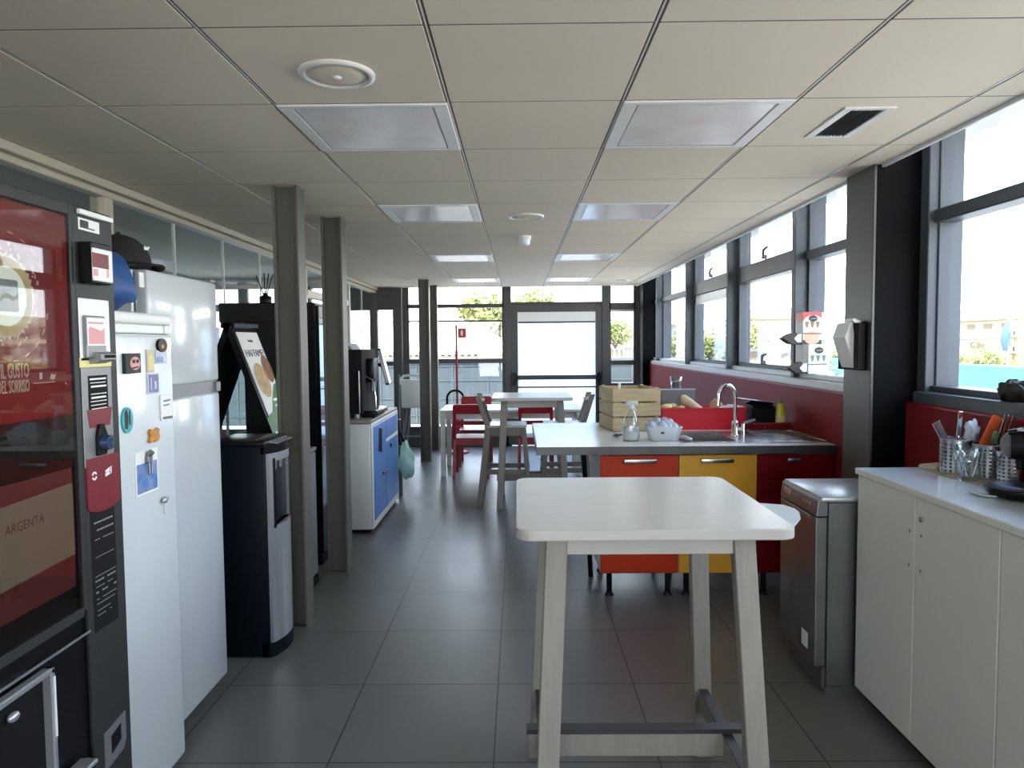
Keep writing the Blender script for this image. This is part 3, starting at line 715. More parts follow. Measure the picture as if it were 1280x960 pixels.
part('coin_picture', MB().box(VX+.016, VX+.017, a[0], b2[0], b2[1], a[1], 0), 'paper', cm); a = vq(110, 400, .017); b2 = vq(131, 430, .017)
m = MB().prism([(a[0], b2[1]), (b2[0], b2[1]), (b2[0], a[1]-.018), (b2[0]-.012, a[1]-.026), (a[0]+.008, a[1]-.016), (a[0], a[1]-.022)], .017, .0176, FX(VX)).box(VX+.017, VX+.0176, a[0], b2[0]-.004, a[1]-.009, a[1]-.004, 0); part('coin_print', m, 'pink', cm)
m = MB()
a = vp(109, 438); b2 = vq(146, 449, .034)
m.prism([(VX, a[1]), (VX+.034, a[1]-.010), (VX+.034, b2[1]), (VX, b2[1]-.012)], a[0], b2[0], Matrix(((1, 0, 0, 0), (0, 0, 1, 0), (0, 1, 0, 0), (0, 0, 0, 1))))
cl_ = part('coin_lip', m, 'silver_dark', vm); part('coin_slot', MB().box(VX+.030, VX+.035, a[0]+.016, b2[0]-.006, b2[1]+.004, b2[1]+.012, 0), 'black_matte', cl_)
vplate('silver_panel', 100, 460, 142, 575, 'silver_dark', .003, 'brushed silver panel')
lb = vplate('black_label', 108, 470, 134, 512, 'black_matte', .001, None, None, .003)
m = MB(); a = vp(110, 472); b2 = vp(132, 511)
for k in range(9):
    if k in (3, ): continue
    zz = a[1]+(b2[1]-a[1])*(k+.5)/9; hh = .0045 if k in (0, 2, 5) else .002
    m.box(VX+.004, VX+.0044, a[0]+.002*(k % 3), b2[0]-.003*(k % 2), zz-hh*.5, zz+hh*.5, 0)
part('print', m, 'paper', lb)
m = MB(); a = vp(107, 513); b2 = vp(139, 530)
m.prism([(a[0], a[1]), (b2[0], a[1]), (b2[0]-.012, b2[1]), (a[0]+.01, b2[1])], .003, .0042, FX(VX)); part('red_label', m, 'label_red', vm)
y_, z_ = vp(124, 551)
kn = part('lock_plate', MB().prism([(y_-.022, z_-.036), (y_+.014, z_-.036), (y_+.022, z_-.012), (y_+.022, z_+.012), (y_+.006, z_+.044), (y_-.012, z_+.044), (y_-.022, z_+.012)], .003, .012, FX(VX), .001), 'black_plastic', vm)
part('lock_knob', MB().cyl((VX+.012, y_+.002, z_-.004), (VX+.030, y_+.002, z_-.004), .021, .018, 28).cyl((VX+.030, y_+.002, z_-.004), (VX+.034, y_+.002, z_-.004), .010, .008, 20), 'knob_blue', kn)
a = vp(106, 575); b2 = vp(149, 629)
m = MB(); q = b2[0]-a[0]; mid = (a[0]+b2[0])/2
m.prism([(a[0], a[1]), (a[0], b2[1]+.02)]+[(a[0]+q*.5*(1-math.cos(PI*k/8)), b2[1]+.02-.022*math.sin(PI*k/8)) for k in range(1, 8)]+[(b2[0], b2[1]+.02), (b2[0], a[1])], 0, .004, FX(VX))
eb = part('emblem_panel', m, 'label_red', vm, 'red rounded panel with a pale emblem')
m = MB(); ey, ez_ = vp(116, 595)
for a0, a1 in ((20, 165), (200, 345)):
    arc = [(ey+.011*math.cos(math.radians(a_)), ez_+.011*math.sin(math.radians(a_))) for a_ in range(a0, a1+1, 16)]
    arc2 = [(ey+.0065*math.cos(math.radians(a_)), ez_+.0065*math.sin(math.radians(a_))) for a_ in range(a0, a1+1, 16)]
    m.prism(arc+arc2[::-1], .004, .0048, FX(VX))
ey, ez_ = vp(133, 590)
m.prism([(ey-.012, ez_+.006), (ey+.008, ez_+.012), (ey+.008, ez_+.002), (ey-.004, ez_-.002), (ey+.008, ez_-.001), (ey+.008, ez_-.006), (ey-.012, ez_-.010), (ey-.012, ez_-.002), (ey+.002, ez_+.003), (ey-.012, ez_+.001)], .004, .0048, FX(VX))
m.prism([(ey+.012, ez_-.006), (ey+.016, ez_-.004), (ey+.016, ez_+.014), (ey+.012, ez_+.012)], .004, .0048, FX(VX))
part('emblem', m, 'paper', eb)
lb = vplate('notice_panel', 112, 636, 148, 772, 'black_matte', .001)
m = MB()
for (x0, y0, x1, k) in ((117, 655, 141, 2), (117, 665, 142, 2), (118, 676, 142, 1), (119, 722, 145, 1), (119, 728, 145, 2), (120, 735, 145, 1), (120, 742, 146, 2), (121, 750, 146, 1), (121, 756, 144, 1), (122, 764, 145, 1), (122, 770, 140, 1)):
    a = vp(x0, y0); b2 = vp(x1, y0-4); n_ = 7; dy = (b2[0]-a[0])/n_
    for j in range(n_):
        if random.random() < .85: m.box(VX+.001, VX+.0014, a[0]+dy*j, a[0]+dy*(j+.8), a[1]-.0008*k, a[1]+.0014*k, 0)
a = vp(119, 698); b2 = vp(142, 686)
m.box(VX+.001, VX+.0014, a[0], b2[0], a[1], a[1]+.001, 0).box(VX+.001, VX+.0014, a[0], b2[0], b2[1], b2[1]+.001, 0).box(VX+.001, VX+.0014, a[0], a[0]+.001, a[1], b2[1], 0).box(VX+.001, VX+.0014, b2[0]-.001, b2[0], a[1], b2[1], 0)
part('print', m, 'silver', lb)
a = vp(129, 905); b2 = vp(156, 892)
y0, y1 = vp(129, 905)[0], vp(156, 890)[0]; z1, z0 = vp(150, 893)[1], vp(140, 955)[1]
m = MB().prism([(y0, z1-.012), (y1, z1), (y1, z0+.035), (y1-.012, z0+.012), (y0+.016, z0), (y0, z0+.002)], 0, .002, FX(VX)); em = part('door_emblem', m, 'silver_dark', vm, 'grey D-shaped emblem')
w_ = y1-y0; m = MB().prism([(y0+w_*.3, z1-.034), (y1-w_*.25, z1-.022), (y1-w_*.25, z0+.045), (y0+w_*.3, z0+.028)], .002, .0028, FX(VX)); part('emblem_centre', m, 'black_matte', em)
# cup delivery bay
yb, zt = vp(57, 833); zb = .34
m = MB().box(VX-.002, VX+.022, yb-.014, yb, zb, zt, .003).box(VX-.002, VX+.022, V0+.1, yb, zt-.014, zt, .003)
bay = part('delivery_frame', m, 'silver', vm, 'metal frame of the cup bay')
part('bay_inside', MB().box(VX-.004, VX+.001, V0+.1, yb-.01, zb, zt-.01, 0), 'black_matte', bay)
part('light_strip', MB().box(VX+.022, VX+.024, yb-.008, yb-.003, zt-.16, zt-.02, 0), 'paper', bay, 'bright strip on the frame edge')
m = MB(); a = vp(18, 890); m.ball((VX+.012, a[0]-.02, a[1]), .016, 2, 0, (.6, 1, .7)); part('cup_spout', m, 'silver', bay)
y_, z_ = vp(100, 938)
m = MB().box(VX, VX+.045, y_-.20, y_, z_-.03, z_-.018, .003).box(VX, VX+.03, y_-.22, y_-.02, z_-.07, z_-.05, .003)
part('drip_ledge', m, 'silver', bay)
m = MB().ball((VX+.01, y_+.004, z_-.045), .022, 2, 0, (.5, 1, 1)); part('red_button', m, 'pink', vm, 'pinkish red button')
part('seam', MB().box(VX, VX+.003, V0, V1-.17, .800, .806, 0), 'silver_dark', vm)

# ---------------------------------------------------------------- small white fridge with magnets
FXs = -1.20
f = thing('fridge', 'shorter white fridge covered with small magnets, next to the vending machine', 'fridge', (-1.5, 2.22, 0))
part('body', MB().box(-1.80, FXs-.05, 1.945, 2.490, .03, 1.600, .006), 'white_enamel', f)
part('door', MB().box(FXs-.046, FXs, 1.945, 2.492, .06, 1.555, .014, 3), 'white_enamel', f)
m = MB().box(-1.80, FXs-.004, 1.940, 2.496, 1.585, 1.622, .008, 2).box(FXs-.05, FXs-.006, 1.945, 2.49, 1.556, 1.584, .003); part('top_cover', m, 'white_plastic', f)
part('foot', MB().box(-1.75, FXs-.06, 1.96, 2.47, 0, .03, .002), 'black_matte', f)
part('hinge', MB().box(FXs-.03, FXs+.004, 2.44, 2.485, 1.556, 1.584, .003), 'white_plastic', f)

def fmag(name, label, x0, y0, x1, y1, m_, th=.004, cat='magnet', poly=None, X=FXs+.0005):
    a = on_x(x0, y0, X); b2 = on_x(x1, y1, X); t = thing(name, label, cat, ((a+b2)/2), group='magnets on the small fridge')
    lo, hi = (min(a.y, b2.y), min(a.z, b2.z)), (max(a.y, b2.y), max(a.z, b2.z))
    if poly is None: m = MB().box(X, X+th, lo[0], hi[0], lo[1], hi[1], .0012)
    else: m = MB().prism([(lo[0]+u*(hi[0]-lo[0]), lo[1]+v*(hi[1]-lo[1])) for u, v in poly], 0, th, FX(X), .0008)
    part('plate', m, m_, t)
    return t, lo, hi, X+th
def deco(t, lo, hi, X, name, m_, polys, h=.0008, label=None):
    m = MB()
    for q in polys: m.prism([(lo[0]+u*(hi[0]-lo[0]), lo[1]+v*(hi[1]-lo[1])) for u, v in q], 0, h, FX(X))
    part(name, m, m_, t, label)
oval = circ(.5, .5, .5, 20)
r = fmag('magnet', 'small yellowish picture magnet, highest on the small fridge door', 182, 437, 192, 465, 'cream'); deco(*r, 'picture', 'yellow_soft', [[(.15, .1), (.85, .1), (.85, .6), (.5, .9), (.15, .6)]]); 
r = fmag('magnet', 'dark round magnet at the far edge of the small fridge door', 194, 423, 206, 440, 'black_plastic', .010, poly=oval); deco(*r, 'mark', 'orange', [circ(.45, .4, .16, 10)])
r = fmag('magnet', 'pale blue card under the dark round magnet', 193, 438, 208, 454, 'cloth_blue'); deco(*r, 'picture', 'sea_blue', [[(.05, .08), (.6, .08), (.6, .5), (.05, .5)]])
r = fmag('magnet', 'square black and white cartoon face magnet with teal edge', 152, 442, 172, 466, 'ink', .012); deco(*r, 'picture', 'pink', [circ(.6, .5, .34, 14)]); deco(*r[:3], r[3]+.0008, 'face', 'ink', [circ(.5, .6, .1, 10), circ(.75, .6, .1, 10), [(.4, .3), (.8, .35), (.8, .28), (.4, .22)]])
r = fmag('magnet', 'purple city photo magnet in the middle of the small fridge door', 183, 467, 198, 491, 'cloth_blue'); deco(*r, 'picture', 'purple', [[(.08, .06), (.92, .06), (.92, .94), (.08, .94)]]); deco(*r[:3], r[3]+.0008, 'towers', 'cloth_blue', [[(.2, .2), (.3, .2), (.3, .8), (.2, .8)], [(.55, .2), (.7, .2), (.7, .6), (.55, .6)]])
r = fmag('note_pad', 'white note pad stuck at the far edge of the small fridge door', 199, 494, 214, 523, 'paper', .006, 'note pad'); deco(*r, 'print', 'rubber_grey', [[(.1, .05), (.95, .02), (.95, .12), (.1, .14)], [(.2, .72), (.8, .74), (.8, .80), (.2, .78)], [(.2, .55), (.7, .57), (.7, .62), (.2, .6)]])
r = fmag('magnet', 'teal and black oval magnet close to the vending machine', 150, 510, 165, 540, 'teal', .006, poly=oval); deco(*r, 'picture', 'ink', [[(.2, .2), (.45, .15), (.55, .6), (.4, .95), (.2, .8)], [(.6, .3), (.75, .35), (.7, .9), (.6, .8)]])
r = fmag('magnet', 'small orange bear shaped magnet in mid door', 183, 537, 197, 551, 'orange', .010, poly=[(.0, .15), (.2, .0), (.4, .12), (.6, .0), (.9, .1), (1, .4), (.88, .6), (1, .85), (.8, 1), (.6, .85), (.4, .9), (.2, 1), (.05, .8), (.15, .5)])
r = fmag('postcard', 'blue sea postcard held by a clip on the small fridge door', 168, 567, 198, 611, 'paper', .0015, 'postcard'); deco(*r, 'picture', 'sea_blue', [[(.05, .05), (.95, .05), (.95, .72), (.05, .72)]], .0005)
a = on_x(184, 573, FXs+.003); m = MB().box(a.x, a.x+.012, a.y-.014, a.y+.014, a.z-.014, a.z+.012, .003).bar((a.x+.010, a.y-.008, a.z-.01), (a.x+.016, a.y-.02, a.z-.05), .006, .005).bar((a.x+.010, a.y+.008, a.z-.01), (a.x+.016, a.y-.006, a.z-.052), .006, .005).cyl((a.x+.004, a.y, a.z+.01), (a.x+.016, a.y, a.z+.022), .010, .010, 12)
single('clip', m, 'silver_dark', 'dark metal clip holding the blue postcard', 'clip')
a = on_x(203, 625, FXs+.001); t = thing('magnet', 'lowest magnet, a little dog figure with dangling legs', 'magnet', a, group='magnets on the small fridge')
part('figure', MB().ball((a.x+.008, a.y, a.z), .014, 2, .1, (.6, 1, .9)).ball((a.x+.016, a.y+.006, a.z+.006), .006, 1), 'silver', t)
part('dangling_legs', MB().tube([(a.x+.008, a.y+.004, a.z-.01), (a.x+.006, a.y+.005, a.z-.04)], .0018, 6).tube([(a.x+.008, a.y+.012, a.z-.008), (a.x+.006, a.y+.016, a.z-.035)], .0018, 6).ball((a.x+.008, a.y+.006, a.z-.044), .005, 1).ball((a.x+.008, a.y+.018, a.z-.038), .005, 1), 'white_plastic', t)

# blue cooler bag on the small fridge
a = on_x(150, 386, -1.28); 
m = MB(); bm = bmesh.new(); bmesh.ops.create_icosphere(bm, subdivisions=3, radius=1)
for v in bm.verts:
    x, y, z = v.co; k = .62+.38*(1-(z+1)/2)
    x = math.copysign(abs(x)**.6, x); y = math.copysign(abs(y)**.6, y); z = math.copysign(abs(z)**.7, z)
    v.co = Vector((-1.385+x*.155*k, 2.32+y*.13*(k if y > 0 else 1), 1.637+.095+z*.095+.012*math.sin(9*y+5*x)))
m.addbm(bm, True)
t = thing('bag', 'slumped blue fabric bag on top of the small fridge', 'bag', (-1.385, 2.32, 1.622)); part('pouch', m, 'blue_bag', t)
part('tag', MB().box(-1.254, -1.248, 2.38, 2.41, 1.71, 1.76, .001), 'paper', t, 'white label')

# ---------------------------------------------------------------- tall white fridge freezer
TX = -1.29
f = thing('fridge_freezer', 'taller white fridge freezer with a dark grip gap, beside the water dispenser', 'fridge', (-1.6, 2.8, 0))
part('body', MB().box(-1.90, TX-.055, 2.515, 3.085, .04, 1.785, .006), 'white_gloss', f)
part('upper_door', MB().box(TX-.05, TX, 2.512, 3.088, 1.365, 1.783, .012, 3), 'white_gloss', f)
part('lower_door', MB().box(TX-.05, TX, 2.512, 3.088, .075, 1.318, .012, 3), 'white_gloss', f)
part('grip_gap', MB().box(TX-.05, TX-.012, 2.514, 3.086, 1.316, 1.367, .002), 'silver_dark', f, 'dark grey grip recess')
part('foot', MB().box(-1.85, TX-.08, 2.54, 3.06, 0, .04, .002), 'black_matte', f)
part('hinge', MB().box(TX-.04, TX-.005, 3.05, 3.09, 1.783, 1.795, .003).box(TX-.03, TX+.003, 3.06, 3.094, 1.32, 1.362, .002), 'silver_dark', f)

# black cap on the tall fridge
cx_, cy_, cz_ = -1.445, 2.62, 1.794
t = thing('cap', 'black baseball cap lying on top of the taller white fridge', 'cap', (cx_, cy_, cz_))
m = MB().lathe([(.100, 0.0), (.105, .02), (.100, .05), (.085, .085), (.055, .112), (.02, .124), (0, .126)], (cx_, cy_, cz_), 28, 1.0, 1.08); part('crown', m, 'cap_black', t)
pts = []; bm = bmesh.new()
top = []; bot = []
for k in range(15):
    a = math.radians(-75+150*k/14); rr_ = .10
    i0 = (cx_+rr_*math.cos(a)*.98, cy_+rr_*1.05*math.sin(a), cz_+.022)
    ext = .055*math.cos(a)**.6 if math.cos(a) > 0 else 0
    i1 = (cx_+(rr_+ext)*math.cos(a*.93), cy_+(rr_+ext*.5)*1.03*math.sin(a), cz_+.016-.014*abs(math.sin(a)))
    top.append((i0, i1))
vs = [p for pr in top for p in pr]; n_ = len(vs); vs += [(p[0], p[1], p[2]-.006) for p in vs]
fs = []
for k in range(14): a = 2*k; fs += [(a, a+1, a+3, a+2), (n_+a+2, n_+a+3, n_+a+1, n_+a), (a+1, n_+a+1, n_+a+3, a+3), (a+2, n_+a+2, n_+a, a)]
part('brim', MB().add(vs, fs, True), 'cap_black', t)
part('button', MB().ball((cx_, cy_, cz_+.127), .009, 2), 'cap_black', t)
part('badge', MB().prism([(-.018, -.006), (.012, -.002), (.022, .012), (.004, .006), (-.012, .010)], 0, .003, Matrix.Translation((cx_+.088, cy_+.02, cz_+.075)) @ FX(0).to_3x3().to_4x4()), 'paper', t, 'small white mark')

# ---------------------------------------------------------------- water dispenser
t = thing('water_dispenser', 'dark water dispenser with a silver front and arched niche, before the grey post', 'water dispenser', (-1.33, 3.56, 0))
y0, y1, xb, xf = 3.405, 3.715, -1.475, -1.215
part('body', MB().box(xb, xf, y0, y1, .0, 1.035, .008, 2), 'navy_plastic', t)
def bow(z0, z1, y0, y1, xb, xf, d, mb, n=10, bev=0):
    pts = [(xb, y0), (xb, y1)]+[(xf+d*math.sin(PI*(k/n))**.8 if 0 < k < n else xf, y1+(y0-y1)*k/n) for k in range(n+1)]
    return mb.prism(pts, z0, z1, Matrix(), bev)
def arcpts(ya, yb, n=8):
    return [(xf+0.005+.045*math.sin(PI*min(1, max(0, (y-y0)/(y1-y0))))**.7, y) for y in [ya+(yb-ya)*k/n for k in range(n+1)]]
def bowpanel(ya, yb, z0, z1, th=.012, n=8):
    A = arcpts(ya, yb, n); m = MB(); poly = A+[(x-th-.03, y) for x, y in A[::-1]]
    return m.prism(poly, z0, z1)
part('front_lower', bowpanel(y0+.012, y1-.004, .07, .640), 'silver', t, 'silver lower front')
u = bowpanel(y0+.012, y0+.034, .640, .995); u2 = bowpanel(y1-.012, y1-.004, .640, .995); u3 = bowpanel(y0+.034, y1-.012, .955, .995)
for q in (u2, u3): u.add(q.v, q.f)
part('front_upper', u, 'silver', t, 'silver upper front around the niche')
ni = part('niche', MB().box(xf-.06, xf-.01, y0+.03, y1-.01, .63, .965, .002), 'black_matte', t, 'black dispensing niche')
m = bowpanel(y0+.030, y0+.050, .63, .97, .02); m.box(xf-.04, xf+.030, y0+.04, y1-.03, .622, .640, .003); part('niche_rim', m, 'black_plastic', ni)
m = MB()
for yy in (y0+.13, y0+.21): m.cyl((xf, yy, .955), (xf, yy, .90), .013, .010, 14)
part('taps', m, 'silver_dark', ni)
part('kick', bowpanel(y0, y1, 0, .07, .012), 'navy_plastic', t)
m = MB().box(xb-.005, xf+.0, y0-.004, y1+.004, 1.03, 1.058, .01, 2)
A = arcpts(y0, y1, 10); m.prism(A+[(xf-.02, y1), (xf-.02, y0)], .995, 1.04); part('lid', m, 'black_plastic', t, 'black top lid')
cpn = part('control_panel', MB().prism([(xf-.06, 1.0585), (xf+.045, 1.0415), (xf+.045, 1.038), (xf-.06, 1.052)], y0+.05, y1-.03, Matrix(((1, 0, 0, 0), (0, 0, 1, 0), (0, 1, 0, 0), (0, 0, 0, 1)))), 'silver', t, 'pale button panel')
m = MB()
for k in range(4): yy = y0+.09+.055*k; m.box(xf-.03, xf+.02, yy-.012, yy+.012, 1.0465, 1.0545-.002, .001)
part('buttons', m, 'rubber_grey', cpn)

# ---------------------------------------------------------------- low grey cabinet carrying the A-board
t = thing('low_cabinet', 'low grey cabinet squeezed behind the water dispenser, under the A-board', 'cabinet', (-1.55, 4.25, 0))
part('body', MB().box(-1.86, -1.312, 3.96, 4.55, .05, .845, .004), 'rubber_grey', t); part('top', MB().box(-1.87, -1.295, 3.95, 4.56, .845, .868, .004), 'silver_dark', t)
part('plinth', MB().box(-1.84, -1.29, 3.98, 4.53, 0, .05, 0), 'black_matte', t)
part('door', MB().box(-1.312, -1.296, 3.97, 4.25, .06, .84, .003), 'rubber_grey', t); part('door', MB().box(-1.312, -1.296, 4.256, 4.54, .06, .84, .003), 'rubber_grey', t)
# A-board
zr = 1.642; xr_ = -1.612; zb = .868
t = thing('sandwich_board', 'black A-shaped board with a food poster, behind the water dispenser', 'A-board', (xr_, 4.2, zb))
ya, yb = 3.985, 4.36; SL = .365
def lean(s, off, z0, z1, th, y0=ya, y1=yb, mb=None):
    mb = mb or MB()
    def X(z): return xr_+s*(.012+(zr-z)*SL+off)
    poly = [(X(z0), z0), (X(z1), z1), (X(z1)-s*th, z1), (X(z0)-s*th, z0)]
    return mb.prism(poly, y0, y1, Matrix(((1, 0, 0, 0), (0, 0, 1, 0), (0, 1, 0, 0), (0, 0, 0, 1))))
part('right_panel', lean(1, 0, zb, zr, .035), 'black_plastic', t)
part('left_panel', lean(-1, 0, zb, zr, .035), 'black_plastic', t)
part('hinge', MB().box(xr_-.04, xr_+.04, ya, yb, zr-.03, zr+.004, .006), 'black_plastic', t)
pp = part('poster', lean(1, .003, zb+.02, zr-.05, .003, ya+.035, yb-.02), 'paper', t, 'white food poster')
def LB(y, z, e=.0045):   # point on the leaning sheet
    return Vector((xr_+.012+(zr-z)*SL+e, y, z))
nrm = Vector((1, 0, SL)).normalized(); upv = Vector((-SL, 0, 1)).normalized()
def LM(y, z, e=.0045):
    c = LB(y, z, e); return Matrix(((0, upv.x, nrm.x, c.x), (1, 0, 0, c.y), (0, upv.z, nrm.z, c.z), (0, 0, 0, 1)))
yc = (ya+yb)/2+.01
part('lettering', MB().text('HAI FAME?', .062, LM(yc, 1.452), 'CENTER', sx=1.0).text('foodies', .026, LM(yc, 1.535), 'CENTER'), 'ink', pp, 'dark lettering')
part('green_field', MB().prism([(-.21, -.215), (.205, -.215), (.205, .11), (.06, .0), (-.05, .05), (-.21, .16)][:3]+[(.205, .075), (.10, .055), (0, -.02), (-.08, -.10), (-.21, -.13)], 0, .001, LM(yc, 1.23, .0046)), 'poster_green', pp, 'green lower field')
part('food_bowl', MB().prism(circ(0, 0, .105, 28, .9), 0, .0014, LM(yc-.045, 1.315, .0048)), 'food_tan', pp, 'pictured bowl of food')
part('bowl_rim', MB().prism(circ(0, 0, .115, 28, .9), 0, .0010, LM(yc-.045, 1.315, .0046)), 'paper', pp)
part('food_plate', MB().prism(circ(0, 0, .085, 24, .8), 0, .0014, LM(yc+.10, 1.375, .0048)), 'food_brown', pp, 'pictured plate of food')
m = MB()
for k in range(4): m.prism([(0, 0), (.17, 0), (.17, .016), (0, .016)], 0, .0008, LM(yc-.005, 1.19-.034*k, .0062))
part('text_lines', m, 'paper', pp)

# ---------------------------------------------------------------- black snack machine behind the board
t = thing('snack_machine', 'tall black vending cabinet between the two grey posts, seen from its side', 'vending machine', (-1.6, 5.0, 0))
part('body', MB().box(-1.86, -1.365, 4.86, 5.52, .06, 1.79, .006), 'black_plastic', t)
part('base', MB().box(-1.84, -1.36, 4.88, 5.50, 0, .06, 0), 'black_matte', t)
part('header', MB().box(-2.02, -1.37, 4.855, 5.52, 1.672, 1.802, .006), 'black_plastic', t, 'black head box overhanging to the left')
fr = part('door_frame', MB().box(-1.365, -1.345, 4.862, 4.875, .08, 1.78, .003).box(-1.365, -1.345, 5.46, 5.515, .08, 1.78, .003).box(-1.365, -1.345, 4.875, 5.46, .08, .40, .003).box(-1.365, -1.345, 4.875, 5.46, 1.70, 1.78, .003), 'black_plastic', t)
m = MB()
for k in range(5): m.box(-1.363, -1.352, 4.875, 5.46, .62+.2*k, .635+.2*k, 0)
part('shelf_rails', m, 'silver', fr)
part('window', MB().box(-1.352, -1.348, 4.875, 5.46, .40, 1.70, 0), 'clear_glass', t, 'glass front'); part('backing', MB().box(-1.3655, -1.3635, 4.875, 5.46, .40, 1.70, 0), 'silver', t)
t = thing('reed_diffuser', 'dark reed diffuser sticks standing on the black vending cabinet', 'diffuser', (-1.75, 5.0, 1.802))
part('jar', MB().lathe([(.035, 0), (.04, .01), (.04, .05), (.018, .06), (.016, .075)], (-1.75, 5.0, 1.802), 18), 'black_plastic', t)
for a, b2 in ((-.06, .0), (-.012, .02), (.03, -.01), (.045, .03)):
    part('reed', MB().cyl((-1.75, 5.0, 1.83), (-1.75+a, 5.0+b2, 2.02-abs(a)*.3), .0035, .0035, 6), 'black_matte', t)

# ---------------------------------------------------------------- blue cabinet with the coffee machine
t = thing('blue_cabinet', 'white cabinet with blue doors carrying the black coffee machine', 'cabinet', (-1.5, 6.3, 0))
y0, y1, xf = 5.69, 6.93, -1.172
part('body', MB().box(-1.95, xf-.012, y0, y1, .03, .885, .012, 3), 'cab_side', t); part('plinth', MB().box(-1.92, xf-.03, y0+.02, y1-.02, 0, .03, 0), 'black_matte', t)
part('worktop', MB().box(-1.95, xf-.005, y0-.005, y1+.005, .885, .912, .006, 2), 'brown_top', t, 'brown worktop')
m = MB().box(xf-.012, xf, y0+.005, y0+.06, .03, .885, .004).box(xf-.012, xf, y1-.05, y1-.005, .03, .885, .004).box(xf-.012, xf, y0+.06, y1-.05, .03, .085, .003).box(xf-.012, xf, y0+.06, y1-.05, .862, .885, .003)
part('front_frame', m, 'cab_side', t)
d1 = part('door', MB().box(xf-.012, xf+.004, y0+.065, 6.28, .09, .858, .004), 'blue_door', t, 'blue door with a dark cut-out')
part('cut_out', MB().prism([(5.93, .63), (6.08, .60), (6.10, .80), (5.97, .82)], .004, .006, FX(xf)), 'black_matte', d1)
part('handle', MB().box(xf+.004, xf+.02, 6.10, 6.27, .405, .425, .004), 'black_plastic', d1)
d2 = part('door', MB().box(xf-.012, xf+.004, 6.288, y1-.055, .09, .66, .004), 'blue_door', t, 'blue door')
part('keyhole', MB().cyl((xf+.004, 6.5, .60), (xf+.012, 6.5, .60), .02, .02, 14), 'black_plastic', d2)
part('drawer', MB().box(xf-.012, xf+.004, 6.288, y1-.055, .69, .858, .004), 'blue_door', t); part('drawer_edge', MB().box(xf-.01, xf+.008, 6.288, y1-.055, .665, .685, .003), 'cab_side', t)
t = thing('coffee_machine', 'black professional coffee machine with a tilted screen on the blue cabinet', 'coffee machine', (-1.55, 6.1, .912))
zc = .912
part('body', MB().box(-1.85, -1.275, 5.86, 6.42, zc+.03, 1.475, .012, 2), 'black_matte', t)
part('hopper', MB().prism([(-.2, 0), (.2, 0), (.16, .05), (-.16, .05)], -.17, .17, Matrix.Translation((-1.58, 6.14, 1.475)) @ FNY(0).to_3x3().to_4x4()), 'grey_lid', t)
for xx, yy in ((-1.33, 5.885), (-1.33, 6.40), (-1.8, 5.9), (-1.8, 6.38)): part('foot', MB().cyl((xx, yy, zc), (xx, yy, zc+.035), .022, .026, 14), 'silver', t)
sp = part('spout_block', MB().box(-1.280, -1.215, 6.02, 6.24, 1.20, 1.40, .012, 2), 'black_plastic', t)
part('spout', MB().cyl((-1.24, 6.08, 1.21), (-1.24, 6.08, 1.12), .018, .012, 12), 'chrome', sp); part('spout', MB().cyl((-1.24, 6.18, 1.21), (-1.24, 6.18, 1.12), .018, .012, 12), 'chrome', sp)
sr = part('screen', MB().bar((-1.150, 6.36, 1.16), (-1.225, 6.36, 1.48), .030, .12, .005, (0, 1, 0)).bar((-1.28, 6.36, 1.35), (-1.19, 6.36, 1.33), .05, .03), 'black_plastic', t, 'tilted control screen')
part('screen_face', MB().bar((-1.153, 6.2985, 1.18), (-1.222, 6.2985, 1.465), .020, .003, .0, (0, 1, 0)).bar((-1.1375, 6.36, 1.175), (-1.208, 6.36, 1.47), .002, .11, .0, (0, 1, 0)), 'silver', sr)
part('steam_wand', MB().tube([(-1.28, 6.00, 1.25), (-1.22, 5.99, 1.22), (-1.19, 5.98, 1.05), (-1.19, 5.98, .985)], .008, 8), 'chrome', t)
part('drip_tray', MB().box(-1.30, -1.165, 5.90, 6.38, zc+.018, zc+.055, .008, 2).box(-1.30, -1.19, 5.92, 6.36, zc, zc+.02, .002), 'black_plastic', t)
part('tray_grid', MB().box(-1.29, -1.18, 5.92, 6.36, zc+.055, zc+.059, .001), 'chrome', t)
part('side_bar', MB().cyl((-1.30, 5.85, .95), (-1.30, 5.85, 1.30), .009, .009, 10), 'chrome', t)
# bag and stick at the cabinet's far end
t = thing('bag', 'pale teal cloth bag hanging at the far end of the blue cabinet', 'bag', (-1.12, 7.03, .2))
bm = bmesh.new(); bmesh.ops.create_icosphere(bm, subdivisions=4, radius=1)
for v in bm.verts:
    x, y, z = v.co; k = .55+.45*min(1, (1-z)*.75)
    v.co = Vector((-1.12+x*.082*k+.02*(1-z)*.5+.008*math.sin(7*z+4*y), 7.03+y*.12*k, .38+z*.19+.01*math.sin(9*x)))
part('pouch', MB().addbm(bm, True), 'teal_bag', t)
part('strap', MB().tube([(-1.16, 7.0, .53), (-1.185, 6.98, .66), (-1.18, 6.99, .78)], .014, 8).tube([(-1.13, 7.05, .54), (-1.175, 7.02, .66), (-1.18, 6.99, .78)], .012, 8), 'black_matte', t)
part('hook', MB().cyl((-1.20, 6.99, .78), (-1.15, 6.99, .785), .008, .008, 8).box(-1.21, -1.19, 6.936, 7.0, .74, .80, .003), 'silver', t)
m = MB().box(-1.21, -1.17, 7.10, 7.16, .0, .5, .003).cyl((-1.19, 7.13, .5), (-1.19, 7.13, 1.22), .012, .012, 10)
single('upright_pole', m, 'frame_alu', 'slim grey pole standing upright just behind the teal bag', 'pole')
